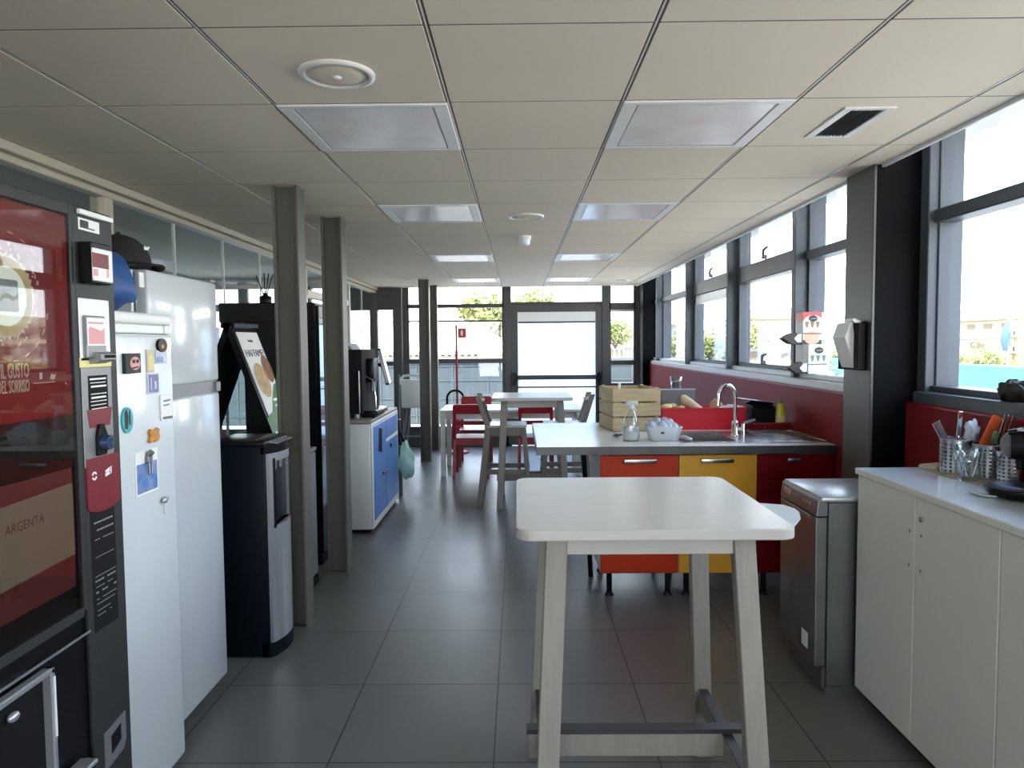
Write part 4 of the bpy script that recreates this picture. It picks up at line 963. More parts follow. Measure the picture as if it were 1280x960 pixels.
# white high stool at the far end
t = thing('high_stool', 'white shell high stool with thin dark legs near the far window', 'stool', (-1.41, 9.75, 0))
m = MB().box(-1.57, -1.245, 9.60, 9.64, .665, 1.05, .02, 3).box(-1.565, -1.25, 9.60, 9.98, .665, .70, .015, 3)
part('shell', m, 'white_plastic', t)
part('shell_rim', MB().tube([(-1.585, 9.61, .98), (-1.57, 9.605, 1.06), (-1.53, 9.60, 1.095), (-1.41, 9.598, 1.105), (-1.29, 9.60, 1.095), (-1.25, 9.605, 1.06), (-1.235, 9.61, .98)], .018, 8), 'white_plastic', t)
for x0, x1, yy, yt in ((-1.50, -1.58, 9.56, 9.66), (-1.32, -1.24, 9.56, 9.66), (-1.50, -1.58, 10.0, 9.92), (-1.32, -1.24, 10.0, 9.92)):
    part('leg', MB().cyl((x1, yy, 0), (x0, yt, .67), .012, .012, 10), 'rubber_grey', t)
part('footrest', MB().box(-1.555, -1.265, 9.57, 9.60, .27, .29, .004), 'rubber_grey', t)
# red locker seen through the partition
t = thing('locker', 'red locker standing behind the glass partition', 'locker', (-3.53, 7.85, 0))
part('body', MB().box(-3.75, -3.32, 7.7, 8.0, .05, 1.72, .004), 'red_panel', t); part('door', MB().box(-3.73, -3.34, 7.685, 7.70, .08, 1.70, .003), 'red_panel', t); part('handle', MB().box(-3.40, -3.38, 7.66, 7.685, .8, .95, .003), 'silver', t); part('base', MB().box(-3.73, -3.34, 7.72, 7.98, 0, .05, 0), 'black_matte', t)
# ================================================================== TABLES AND CHAIRS
def bar_table(x, y, label):
    t = thing('bar_table', label, 'bar table', (x, y, 0), group='white bar tables')
    m = MB().prism(rrect(-.372, .372, -.375, .375, .045, 6), .992, 1.022, Matrix(), .004)
    part('table_top', m, 'birch_white', t, local=True)
    m = MB().box(-.231, .231, -.268, -.246, .925, .992, .002).box(-.231, .231, .246, .268, .925, .992, .002).box(-.284, -.262, -.24, .24, .925, .992, .002).box(.262, .284, -.24, .24, .925, .992, .002)
    part('apron', m, 'birch_white', t, local=True)
    for sx_ in (-1, 1):
        for sy_ in (-1, 1):
            part('leg', MB().leg((sx_*.305, sy_*.330, 0), (sx_*.258, sy_*.252, .992), .060, .045), 'birch_leg', t, local=True)
    for sx_ in (-1, 1):
        s = part('stretcher', MB().box(sx_*.281, sx_*.306, -.300, .300, .190, .262, .003), 'birch_leg', t, local=True)
        part('metal_strip', MB().box(sx_*.278, sx_*.309, -.300, .300, .262, .268, .001), 'strip_dark', s, local=True, label='dark metal wear strip')
    s = part('foot_rail', MB().box(-.340, .340, -.012, .022, .195, .272, .003), 'birch_leg', t, local=True)
    part('metal_strip', MB().box(-.345, .345, -.016, .026, .270, .286, .001), 'strip_dark', s, local=True, label='dark metal wear strip')
    return t
BT = bar_table(.362, 2.240, 'nearest white wooden bar table, large in the foreground')
bt2 = dup(BT, (.125, 6.87, 0), 0, 'farther white bar table between two tall wooden chairs')
# curled plastic sheet hanging from the right edge of the table
m = MB().prism([(.656, 1.99), (.735, 1.985), (.775, 2.02), (.835, 2.12), (.862, 2.20), (.866, 2.25), (.850, 2.30), (.70, 2.36), (.656, 2.36)], .984, .9875, Matrix())
single('plastic_sheet', m, 'frosted', 'pale plastic sheet curled over the right edge of the foreground table near its corner', 'plastic sheet')

def bar_chair(x, y, rz, label):
    t = thing('bar_chair', label, 'bar chair', (x, y, 0), rz, group='tall wooden chairs')   # front = +Y
    part('seat', MB().prism(rrect(-.19, .19, -.19, .20, .02, 3), .735, .757, Matrix(), .003), 'birch_white', t, local=True)
    m = MB().box(-.18, .18, .165, .19, .66, .735, .002).box(-.18, .18, -.18, -.155, .66, .735, .002).box(-.185, -.16, -.16, .17, .66, .735, .002).box(.16, .185, -.16, .17, .66, .735, .002)
    part('seat_frame', m, 'birch_shaded', t, local=True)
    for s in (-1, 1):
        part('leg', MB().leg((s*.195, .225, 0), (s*.170, .170, .735), .036, .045), 'birch_shaded', t, local=True)
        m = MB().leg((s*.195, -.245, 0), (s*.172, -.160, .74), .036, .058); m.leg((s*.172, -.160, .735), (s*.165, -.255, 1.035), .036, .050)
        part('rear_leg', m, 'birch_shaded', t, local=True)
    part('backrest', MB().bar((-.165, -.236, .985), (.165, -.236, .985), .075, .018, .003, (0, .3, 1)), 'birch_shaded', t, local=True)
    s = part('foot_rail', MB().box(-.165, .165, .20, .222, .315, .365, .002), 'birch_shaded', t, local=True)
    part('metal_strip', MB().box(-.165, .165, .196, .226, .365, .371, .001), 'strip_dark', s, local=True)
    for s in (-1, 1): part('stretcher', MB().box(s*.17, s*.19, -.20, .19, .30, .345, .002), 'birch_shaded', t, local=True)
    return t
BC = bar_chair(-.125, 6.82, -PI/2, 'tall wooden chair on the left of the farther bar table')
dup(BC, (.435, 6.88, 0), PI/2, 'tall wooden chair on the right of the farther bar table')

def dining_chair(x, y, rz, label):
    t = thing('dining_chair', label, 'chair', (x, y, 0), rz, group='red chairs at the white table')
    part('seat', MB().prism(rrect(-.19, .19, -.20, .20, .03, 4), .432, .456, Matrix(), .004), 'red_chair', t, local=True)
    m = MB().box(-.175, .175, .165, .185, .375, .432, .002).box(-.175, .175, -.185, -.165, .375, .432, .002).box(-.185, -.165, -.17, .17, .375, .432, .002).box(.165, .185, -.17, .17, .375, .432, .002)
    part('seat_frame', m, 'red_chair', t, local=True)
    for s in (-1, 1):
        part('leg', MB().leg((s*.19, .195, 0), (s*.178, .175, .432), .036, .036), 'red_chair', t, local=True)
        m = MB().leg((s*.19, -.215, 0), (s*.180, -.175, .45), .036, .040); m.leg((s*.180, -.175, .445), (s*.175, -.235, .80), .034, .034)
        part('rear_leg', m, 'red_chair', t, local=True)
    M = Matrix(((1, 0, 0, 0), (0, -.16, -.987, -.222), (0, .987, -.16, .785), (0, 0, 0, 1)))
    part('backrest', MB().prism(rrect(-.195, .195, -.055, .055, .03, 5), -.011, .011, M, .003), 'red_chair', t, local=True)
    M2 = M.copy(); M2.translation = Vector((0, -.196, .625))
    part('back_slat', MB().prism(rrect(-.175, .175, -.022, .022, .005, 3), -.009, .009, M2, .002), 'red_chair', t, local=True)
    return t
DC = dining_chair(-.545, 8.26, 0, 'red chair with its back to us at the near side of the white table')
dup(DC, (-.545, 9.02, 0), PI, 'red chair across the white table facing us')
dup(DC, (.19, 8.27, 0), 0, 'red chair partly hidden behind the farther bar table')

t = thing('dining_table', 'long low white table with square legs behind the red chairs', 'table', (-.10, 8.5, 0))
part('table_top', MB().box(-.90, .72, 8.13, 8.90, .735, .765, .004), 'white_paint', t)
part('apron', MB().box(-.86, .68, 8.17, 8.19, .66, .735, .002).box(-.86, .68, 8.84, 8.86, .66, .735, .002).box(-.86, -.84, 8.19, 8.84, .66, .735, .002).box(.66, .68, 8.19, 8.84, .66, .735, .002), 'white_paint', t)
for x in (-.865, .685):
    for y in (8.165, 8.865): part('leg', MB().box(x-.028, x+.028, y-.028, y+.028, 0, .735, .003), 'white_paint', t)
# fire point stand
t = thing('fire_stand', 'red fire point pole with sign and black hose ring by the far window', 'fire extinguisher stand', (-.855, 9.95, 0))
part('pole', MB().cyl((-.855, 9.98, 0), (-.855, 9.98, 1.78), .016, .016, 12), 'red_chair', t)
sg = part('sign', MB().box(-.835, -.715, 9.97, 9.976, 1.60, 1.735, .001), 'red_spout', t, 'red square sign')
part('pictogram', MB().box(-.795, -.765, 9.966, 9.970, 1.63, 1.69, .001).box(-.788, -.772, 9.966, 9.970, 1.69, 1.71, .001), 'paper', sg)
part('cylinder', MB().lathe([(.06, 0), (.075, .02), (.075, .42), (.05, .48), (.025, .50)], (-.855, 9.93, .05), 20), 'red_chair', t)
part('hose', MB().tube([(-.87+.115*math.cos(a), 9.86, .765+.115*math.sin(a)) for a in [math.radians(200-18*k) for k in range(12)]]+[(-.76, 9.9, .70)], .016, 8).tube([(-.98, 9.86, .735), (-1.0, 9.88, .62), (-.96, 9.9, .55)], .016, 8), 'black_matte', t)
part('base', MB().lathe([(.16, 0), (.16, .02), (.10, .04), (.02, .05)], (-.855, 9.95, 0), 24), 'red_chair', t)

# ================================================================== SINK COUNTER
CF = 4.165      # front edge
WX0, WX1 = .105, 1.852; WY1 = 5.46; WT = .908
t = thing('worktop', 'pale worktop with a steel front edge over the orange, yellow and red units', 'worktop', (1.0, 4.8, .862))
bx0, bx1, by0, by1 = 1.04, 1.33, 4.33, 4.80      # basin opening
m = MB().box(WX0, bx0, CF+.006, WY1, .868, WT, .002).box(bx1, WX1, CF+.006, WY1, .868, WT, .002).box(bx0, bx1, CF+.006, by0, .868, WT, .001).box(bx0, bx1, by1, WY1, .868, WT, .001)
part('slab', m, 'worktop', t)
part('steel_edge', MB().box(WX0-.003, WX1, CF, CF+.006, .862, WT+.001, .001).box(WX0-.004, WX0, CF, WY1, .862, WT+.001, .001), 'steel_edge', t, 'brushed steel front edge')
lg = part('support_leg', MB().bar((.46, 4.60, .0), (.40, 4.45, .86), .03, .02), 'black_plastic', t, 'dark slanted support leg')
# steel sink
t = thing('sink', 'stainless steel sink with drainboard set in the worktop', 'sink', (1.4, 4.6, .80))
z = WT+.002
m = MB().box(.985, bx0, 4.285, 4.845, WT-.001, z+.003, .001).box(bx1, 1.850, 4.285, 4.845, WT-.001, z+.001, .001).box(bx0, bx1, 4.285, by0, WT-.001, z+.003, .001).box(bx0, bx1, by1, 4.845, WT-.001, z+.003, .001)
m.box(1.50, 1.835, 4.285, 4.30, z, z+.008, .002).box(1.50, 1.835, 4.83, 4.845, z, z+.008, .002).box(1.835, 1.850, 4.285, 4.845, z, z+.008, .002)
for k in range(9): m.box(1.52, 1.80, 4.345+.055*k, 4.358+.055*k, z, z+.004, .001)
part('rim', m, 'steel', t)
m = MB().box(bx0, bx0+.004, by0, by1, .80, WT, 0).box(bx1-.004, bx1, by0, by1, .80, WT, 0).box(bx0, bx1, by0, by0+.004, .80, WT, 0).box(bx0, bx1, by1-.004, by1, .80, WT, 0).box(bx0, bx1, by0, by1, .796, .80, 0)
part('basin', m, 'steel', t); part('strainer', MB().lathe([(.045, 0), (.045, .006), (.03, .004), (0, .004)], ((bx0+bx1)/2, 4.56, .80), 20), 'chrome', t)
# tap
tx, ty_ = 1.385, 4.60
t = thing('tap', 'chrome gooseneck mixer tap behind the sink bowl', 'tap', (tx, ty_, WT))
part('body', MB().lathe([(.030, 0), (.030, .008), (.022, .014), (.022, .085), (.018, .095), (0, .097)], (tx, ty_, WT+.004), 20), 'chrome', t)
arc = [(tx, ty_, WT+.09), (tx, ty_, WT+.25)]+[(tx-.055+.055*math.cos(a), ty_-.012*(1-math.cos(a)), WT+.258+.072*math.sin(a)) for a in [math.radians(15*k) for k in range(1, 13)]]+[(tx-.113, ty_-.026, WT+.225), (tx-.116, ty_-.027, WT+.20)]
part('spout', MB().tube(arc, .0115, 12), 'chrome', t)
part('lever', MB().cyl((tx+.05, ty_-.02, WT+.0), (tx+.05, ty_-.02, WT+.085), .020, .018, 16).bar((tx+.05, ty_-.02, WT+.088), (tx+.115, ty_-.05, WT+.112), .012, .016), 'chrome', t)
part('cross_piece', MB().cyl((tx, ty_, WT+.045), (tx+.05, ty_-.02, WT+.045), .016, .016, 12), 'chrome', t)
# coloured units
def unit(x0, x1, m_, label, hx, hl=.095):
    t = thing('sink_cabinet', label, 'cabinet', ((x0+x1)/2, 4.5, 0), group='kitchen units under the worktop')
    part('body', MB().box(x0, x1, 4.225, 4.80, .15, .785, .003).box(x0, x0+.02, 4.225, 4.80, .785, .860, 0).box(x1-.02, x1, 4.225, 4.80, .785, .860, 0), 'white_paint', t)
    fr_ = part('front', MB().box(x0+.002, x1-.002, 4.200, 4.222, .148, .852, .003), m_, t)
    m = MB().box(hx-hl, hx+hl, 4.178, 4.186, .808, .832, .003, 2).box(hx-hl, hx-hl+.012, 4.186, 4.201, .812, .828, .001).box(hx+hl-.012, hx+hl, 4.186, 4.201, .812, .828, .001)
    part('handle', m, 'steel', fr_)
    for x in (x0+.06, x1-.05):
        for y in (4.26, 4.72): part('foot', MB().cyl((x, y, .012), (x, y, .15), .017, .017, 12).cyl((x, y, 0), (x, y, .014), .028, .024, 14), 'black_plastic', t)
    return t
unit(.476, .936, 'orange_front', 'orange fronted kitchen unit on black feet, leftmost under the worktop', .71)
unit(.938, 1.398, 'yellow_front', 'yellow fronted kitchen unit in the middle under the worktop', 1.16)
unit(1.400, 1.850, 'dkred_front', 'dark red fronted kitchen unit next to the dishwasher', 1.62, .05)

# ---- things on the worktop
def crate_at(c, rz):
    t = thing('wooden_crate', 'slatted wooden crate standing open on the left of the worktop', 'crate', c, rz)
    w, d, h = .335, .40, .30
    for sx_ in (-1, 1):
        for sy_ in (-1, 1): part('corner_post', MB().box(sx_*(w/2-.012), sx_*(w/2-.034), sy_*(d/2-.012), sy_*(d/2-.034), .0, h, .002), 'crate_wood', t, local=True)
    for k in range(3):
        z0 = .004+.100*k
        for s in (-1, 1):
            part('slat', MB().box(-w/2, w/2, s*d/2, s*(d/2-.011), z0, z0+.088, .002), 'crate_wood', t, local=True)
            part('slat', MB().box(s*w/2, s*(w/2-.011), -d/2+.011, d/2-.011, z0, z0+.088, .002), 'crate_wood', t, local=True)
    part('bottom', MB().box(-w/2+.012, w/2-.012, -d/2+.012, d/2-.012, .004, .014, 0), 'crate_wood', t, local=True)
crate_at((.782, 5.10, WT), .12)
single('wooden_stick', MB().rot_box((.700, 5.03, WT+.17), (.018, .012, .31), Matrix.Rotation(.04, 3, 'Y'), .003), 'paper', 'pale upright wooden stick inside the slatted crate', 'stick')
t = thing('spray_bottle', 'clear plastic spray bottle standing at the front of the worktop', 'spray bottle', (.694, 4.43, WT))
c = (.694, 4.43, WT)
part('bottle', MB().lathe([(.050, 0), (.056, .008), (.056, .07), (.050, .11), (.036, .155), (.022, .185), (.015, .20)], c, 24, 1, .75), 'clear_plastic', t)
part('liquid', MB().lathe([(.046, .006), (.051, .012), (.050, .06), (.046, .085), (0, .086)], c, 20, 1, .72), 'frosted', t)
m = MB().cyl((c[0], c[1], WT+.198), (c[0], c[1], WT+.222), .017, .016, 16).box(c[0]-.02, c[0]+.040, c[1]-.010, c[1]+.010, WT+.222, WT+.246, .004).bar((c[0]+.012, c[1], WT+.225), (c[0]+.030, c[1], WT+.185), .010, .006).box(c[0]-.034, c[0]-.02, c[1]-.008, c[1]+.008, WT+.226, WT+.242, .002)
part('spray_head', m, 'frosted', t)
m = MB()
for k in range(26):
    a = random.uniform(0, 2*PI); x, y = .632+.03*math.cos(a)*random.random(), 4.62+.024*math.sin(a)*random.random()
    pts = [(x+.012*math.cos(q+k), y+.012*math.sin(q+k), WT+.006+.014*random.random()) for q in [0, 1.2, 2.4, 3.6, 4.8]]
    m.tube(pts, .0022, 5, True)
m.ball((.632, 4.62, WT+.011), .024, 2, .2, (1.1, .9, .45))
single('scouring_pad', m, 'steel_dull', 'grey wire scouring pad to the left of the spray bottle', 'scourer')
t = thing('plastic_tub', 'clear plastic tub with a crumpled pale cloth, right of the spray bottle', 'tub', (.895, 4.44, WT))
m = MB(); 
P0 = rrect(-.085, .085, -.065, .065, .03, 4); P1 = rrect(-.105, .105, -.078, .078, .035, 4); n = len(P0)
vs = [(.895+x, 4.44+y, WT+.002) for x, y in P0]+[(.895+x, 4.44+y, WT+.085) for x, y in P1]
m.add(vs, [(i, (i+1) % n, n+(i+1) % n, n+i) for i in range(n)]+[tuple(range(n))[::-1]], True)
m.tube([(.895+x*1.01, 4.44+y*1.01, WT+.085) for x, y in P1], .004, 6, True)
part('tub', m, 'frosted', t)
part('lid_latch', MB().box(.865, .885, 4.355, 4.366, WT+.05, WT+.06, .002), 'ink', t)
bm = bmesh.new(); bmesh.ops.create_icosphere(bm, subdivisions=4, radius=1)
for v in bm.verts:
    x, y, z = v.co; n_ = .010*math.sin(13*x+5*y)+.008*math.sin(17*y-9*z+2)+.006*math.sin(23*x+11*z)
    v.co = Vector((.885+.10*x*(1+n_*3), 4.44+.066*y*(1+n_*3), WT+.075+.052*z+n_*(1.2 if z > 0 else .3)))
single('cloth', MB().addbm(bm, True), 'cloth_blue', 'crumpled pale blue cloth heaped in the clear tub', 'cloth')
m = MB()
for k in range(3): m.ball((1.035-.012*k, 4.37+.018*k, WT+.014+.004*k), .022, 2, .18, (1.1, .8, .6))
t = single('foil_ball', m, 'silver', 'small crumpled foil lump at the left edge of the sink', 'foil')
# red storage box with food behind the sink
t = thing('storage_box', 'long bright red storage box behind the sink, filled with food', 'storage box', (1.17, 5.06, WT))
x0, x1, y0, y1, h = .992, 1.572, 4.965, 5.16, .150
m = MB().box(x0, x1, y0, y0+.006, WT+.004, WT+h, .002).box(x0, x1, y1-.006, y1, WT+.004, WT+h, .002).box(x0, x0+.006, y0, y1, WT+.004, WT+h, .002).box(x1-.006, x1, y0, y1, WT+.004, WT+h, .002).box(x0, x1, y0, y1, WT, WT+.006, 0)
part('tub', m, 'red_box', t)
part('rim', MB().box(x0-.004, x1+.004, y0-.006, y0, WT+h-.012, WT+h+.002, .002).box(x0-.004, x1+.004, y1, y1+.006, WT+h-.012, WT+h+.002, .002), 'red_box', t)
zt = WT+h
m = MB(); R = Matrix.Rotation(.55, 3, 'Y')
single('bread_roll', MB().tube([(1.145, 5.07, zt+.064), (1.16, 5.07, zt+.060), (1.21, 5.07, zt+.024), (1.28, 5.07, zt-.028), (1.31, 5.07, zt-.058)], [.018, .031, .032, .028, .012], 14), 'bread', 'long pale bread sticking out of the red storage box', 'bread')
for k, (x, y, z_, r, mm, lb) in enumerate([(1.035, 5.02, .006, .034, 'yellow_soft', 'yellow bread bun at the left end of the red storage box'), (1.085, 5.075, .004, .034, 'bread', 'pale bun beside the yellow bun in the red box'), (1.13, 5.02, -.004, .030, 'food_tan', 'tan bun left of the long bread in the red box')]):
    single('bread_bun', MB().ball((x, y, zt+z_), r, 3, .02, (1.1, .9, .65)), mm, lb, 'bun', 'buns in the red storage box')
m = MB()
for k in range(4): m.tube([(1.345+.012*k, 5.06, zt-.04), (1.355+.014*k, 5.05, zt+.03), (1.375+.012*k, 5.045, zt+.055-.010*k), (1.395+.010*k, 5.05, zt+.01)], .011, 8)
single('cloth_bundle', m, 'food_tan', 'bundle of tan folded cloth in the red box behind the tap', 'cloth')
m = MB()
for k in range(3): m.rot_box((1.47+.03*k, 5.06, zt-.005+.004*k), (.10, .09, .012), Matrix.Rotation(.12*k-.1, 3, 'Y') @ Matrix.Rotation(.4*k, 3, 'Z'), .002)
single('paper_packet', m, 'paper', 'flat white paper packets lying at the right end of the red box', 'packet')
# grey toaster with a glass on it
t = thing('toaster', 'grey box shaped toaster behind the crate, with a glass standing on it', 'toaster', (1.155, 5.33, WT))
part('body', MB().box(1.035, 1.285, 5.24, 5.42, WT+.012, WT+.262, .012, 3), 'rubber_grey', t)
part('side_panel', MB().box(1.012, 1.036, 5.245, 5.415, WT+.015, WT+.268, .008, 2), 'white_plastic', t, 'white end panel')
m = MB().box(1.05, 1.27, 5.27, 5.30, WT+.2615, WT+.2645, .001).box(1.05, 1.27, 5.35, 5.38, WT+.2615, WT+.2645, .001); part('slots', m, 'black_matte', t)
part('top_trim', MB().box(1.03, 1.29, 5.245, 5.255, WT+.255, WT+.268, .003), 'silver', t)
for x in (1.06, 1.26): part('foot', MB().box(x-.015, x+.015, 5.26, 5.40, WT, WT+.014, .002), 'black_plastic', t)
t = thing('drinking_glass', 'small clear glass standing on the grey toaster', 'glass', (1.165, 5.325, WT+.265))
m = MB().lathe([(0, .004), (.034, .004), (.036, 0), (.043, .088), (.040, .088), (.034, .008), (0, .008)], (1.165, 5.325, WT+.265), 24); part('vessel', m, 'clear_glass', t)
# red rack, black box with papers, detergent
t = thing('dish_tray', 'low dark red tray along the red wall, under the black box', 'tray', (1.70, 4.96, WT))
part('tray', MB().box(1.585, 1.845, 4.86, 5.10, WT, WT+.008, .002).box(1.585, 1.845, 4.86, 4.868, WT+.008, WT+.05, .002).box(1.585, 1.593, 4.868, 5.10, WT+.008, WT+.05, .002).box(1.837, 1.845, 4.868, 5.10, WT+.008, WT+.05, .002), 'dkred_front', t)
part('rail', MB().tube([(1.585, 4.86, WT+.052), (1.845, 4.86, WT+.052)], .005, 8).cyl((1.66, 4.858, WT), (1.66, 4.858, WT+.052), .005, .005, 8), 'red_chair', t)
t = thing('open_box', 'black open box with white papers, right of the tap', 'box', (1.64, 5.0, WT+.05))
part('shell', MB().box(1.597, 1.75, 4.90, 4.906, WT+.008, WT+.150, .001).box(1.597, 1.603, 4.90, 5.09, WT+.008, WT+.165, .001).box(1.744, 1.75, 4.90, 5.09, WT+.008, WT+.165, .001).box(1.597, 1.75, 5.084, 5.09, WT+.008, WT+.165, .001).box(1.597, 1.75, 4.90, 5.09, WT+.008, WT+.014, 0), 'black_plastic', t)
part('flap', MB().rot_box((1.672, 4.98, WT+.180), (.17, .15, .004), Matrix.Rotation(-.22, 3, 'X') @ Matrix.Rotation(.12, 3, 'Y'), .001), 'black_plastic', t)
single('paper_sheets', MB().rot_box((1.60, 5.0, WT+.205), (.16, .10, .004), Matrix.Rotation(.15, 3, 'Y') @ Matrix.Rotation(.2, 3, 'Z'), .001), 'paper', 'loose white papers lying on the black box', 'papers')
t = thing('detergent_bottle', 'yellow green dish soap bottle standing against the red wall', 'bottle', (1.79, 4.82, WT+.008))
c = (1.792, 4.925, WT+.010)
part('bottle', MB().lathe([(.034, 0), (.037, .01), (.037, .09), (.032, .13), (.020, .165), (.014, .175)], c, 20, 1, .65), 'lemon_green', t)
part('label', MB().lathe([(.0378, .025), (.0378, .09)], c, 20, 1, .66), 'yellow_soft', t, 'pale yellow label'); part('cap', MB().lathe([(.015, .175), (.015, .195), (.009, .20), (.008, .21), (0, .21)], c, 16), 'food_green', t)

# ---- window ledge things
def carton(c, size, m_body, label, design):
    t = thing('coffee_carton', label, 'carton', c, group='coffee cartons on the window ledge')
    w, d, h = size
    part('box', MB().box(-w/2, w/2, -d/2, d/2, 0, h, .002), 'carton_white', t, local=True)
    P = FNY(-d/2-.0004)
    if design == 'red':
        part('red_top', MB().prism([(-w/2, h*.999), (-w/2, h*.70), (-w*.38, h*.82), (-w*.1, h*.90), (w*.2, h*.90), (w*.42, h*.84), (w/2, h*.80), (w/2, h*.999)], 0, .0006, P), 'carton_red', t, local=True)
        part('red_side', MB().box(-w/2-.0008, -w/2, -d/2, d/2, h*.72, h, 0), 'carton_red', t, local=True)
        part('band', MB().prism([(-w/2, 0), (w/2, 0), (w/2, h*.14), (-w/2, h*.14)], 0, .0006, P), 'foil_brown', t, local=True)
        part('cup_picture', MB().prism(circ(0, h*.20, .042, 20, 1.25), .0006, .0009, P), 'salmon', t, local=True)
        part('strip', MB().prism([(-w/2, h*.31), (w/2, h*.31), (w/2, h*.36), (-w/2, h*.36)], .0009, .0013, P), 'food_brown', t, local=True)
    else:
        part('band', MB().prism([(-w/2, h*.30), (w*.45, h*.30), (w*.45, h*.36), (-w/2, h*.34)], 0, .0006, P), 'slate', t, local=True)
    m = MB()
    for x in (-w*.29, 0, w*.29):
        zz = h*.60 if design == 'red' else h*.52
        m.prism([(x-.014, zz+.022), (x+.014, zz+.022), (x+.007, zz-.01), (x+.004, zz-.018), (x-.004, zz-.018), (x-.007, zz-.01)], 0, .0006, P)
    part('cup_marks', m, 'food_brown' if design == 'red' else 'poster_green', t, local=True)
    m = MB().prism(circ(.005, h*.80, .021, 20, 1.4), .0006, .0012, P); lo = part('logo', m, 'ink', t, local=True, label='dark oval logo')
    part('logo_line', MB().prism([(-.012, h*.79), (.03, h*.80), (.03, h*.808), (-.012, h*.798)], .0012, .0016, P), 'paper', lo, local=True)
    # open dark foil tongue sticking out on the left
    m = MB().prism([(-w/2-.002, -.0), (-w/2-.002, .030), (-w/2-.040, .078), (-w/2-.062, .072), (-w/2-.118, .040), (-w/2-.07, .004), (-w/2-.04, -.0)], -d*.42, d*.30, Matrix(((1, 0, 0, 0), (0, 0, 1, 0), (0, 1, 0, 0), (0, 0, 0, 1))))
    part('tongue', m, 'foil_brown', t, local=True, label='dark brown torn-open end flap')
    m = MB().prism([(-w/2-.003, .014), (-w/2-.003, .070), (-w/2-.030, .066), (-w/2-.052, .038), (-w/2-.03, .014)], -d*.44, -d*.42, Matrix(((1, 0, 0, 0), (0, 0, 1, 0), (0, 1, 0, 0), (0, 0, 0, 1))))
    part('inner_flap', m, 'carton_white', t, local=True)
    return t
zs = 1.302
t = thing('carton_base', 'plain white carton under the red-topped coffee carton, left of the white one', 'carton', (1.945, 4.815, zs))
part('box', MB().box(1.872, 1.985, 4.755, 4.880, zs, zs+.190, .002), 'carton_white', t); part('side_print', MB().box(1.935, 1.965, 4.7535, 4.755, zs+.01, zs+.188, 0), 'foil_brown', t, 'dark vertical print')
carton((1.930, 4.815, zs+.190), (.122, .13, .212), 'carton_white', 'red topped coffee carton on top of the stack on the window ledge', 'red')
carton((1.930, 4.695, zs), (.126, .09, .190), 'carton_white', 'white coffee carton with small green cups on the window ledge', 'white')
bm = bmesh.new(); bmesh.ops.create_icosphere(bm, subdivisions=3, radius=1)
for v in bm.verts: v.co = Vector((1.955+v.co.x*.045, 4.40+v.co.y*.08, zs+.028+v.co.z*.028+.012*math.sin(14*v.co.x+9*v.co.y)))
single('plastic_bag', MB().addbm(bm, True), 'clear_plastic', 'crumpled clear plastic wrap right of the white coffee carton', 'plastic wrap')
single('sunglasses', MB().tube([(1.885, 5.00+.02*k, zs+.008+.008*(k % 2)) for k in range(8)], .006, 6).ball((1.89, 5.04, zs+.012), .016, 2, 0, (.5, 1.2, .6)).ball((1.89, 5.10, zs+.012), .016, 2, 0, (.5, 1.2, .6)), 'black_plastic', 'small dark pair of glasses on the edge of the window ledge', 'glasses')

# paper dispenser on the column cover
t = thing('paper_dispenser', 'dark paper holder with hanging white paper on the grey column', 'paper dispenser', (1.64, 3.59, 1.39))
part('holder', MB().box(1.636, 1.684, 3.49, 3.53, 1.375, 1.600, .004).box(1.636, 1.684, 3.68, 3.70, 1.375, 1.600, .004).box(1.672, 1.684, 3.49, 3.70, 1.37, 1.605, .003).box(1.636, 1.684, 3.49, 3.70, 1.37, 1.38, .002), 'black_matte', t)
m = MB().prism([(1.596, 1.530), (1.618, 1.598), (1.632, 1.604), (1.662, 1.385), (1.646, 1.376)], 3.535, 3.675, Matrix(((1, 0, 0, 0), (0, 0, 1, 0), (0, 1, 0, 0), (0, 0, 0, 1))))
part('paper_sheets', m, 'paper', t, 'white folded paper sheets')
part('top_tuft', MB().rot_box((1.645, 3.56, 1.608), (.04, .09, .02), Matrix.Rotation(.4, 3, 'Y'), .004), 'paper', t)

# ================================================================== DISHWASHER AND WHITE CABINETS
t = thing('dishwasher', 'slim silver grey dishwasher between the dark red unit and the white cabinets', 'dishwasher', (1.55, 3.23, 0))
y0, y1, xf = 3.025, 3.445, 1.262
part('body', MB().box(xf+.045, 1.690, y0, y1, .03, .830, .004), 'steel_dull', t)
part('top', MB().box(xf+.016, 1.690, y0-.003, y1+.003, .830, .853, .005, 2), 'silver', t, 'pale metal top')
XZ = Matrix(((1, 0, 0, 0), (0, 0, 1, 0), (0, 1, 0, 0), (0, 0, 0, 1)))
cp = part('control_panel', MB().prism([(xf+.016, .850), (xf+.004, .838), (xf-.004, .770), (xf+.045, .770), (xf+.045, .850)], y0, y1, XZ, .003), 'steel_dull', t, 'slanted control panel')
m = MB()
for k, yy in enumerate((3.10, 3.135, 3.17, 3.24, 3.28)): m.cyl((xf, yy, .812), (xf-.004, yy, .812), .007 if k < 3 else .004, None, 12)
m.box(xf-.002, xf+.002, 3.33, 3.40, .800, .825, .001); part('buttons', m, 'silver', cp)
dr = part('door', MB().prism([(xf-.004, .765), (xf+.0, .118), (xf+.045, .118), (xf+.045, .765)], y0+.004, y1-.004, XZ, .004), 'steel_dull', t, 'flat grey door')
part('grip', MB().box(xf-.008, xf+.004, y0+.06, y1-.06, .742, .764, .004), 'silver_dark', dr)
part('label', MB().box(xf-.0035, xf-.0022, 3.10, 3.165, .165, .235, 0).box(xf-.0046, xf-.0036, 3.105, 3.125, .20, .225, 0), 'paper', dr, 'white energy sticker')
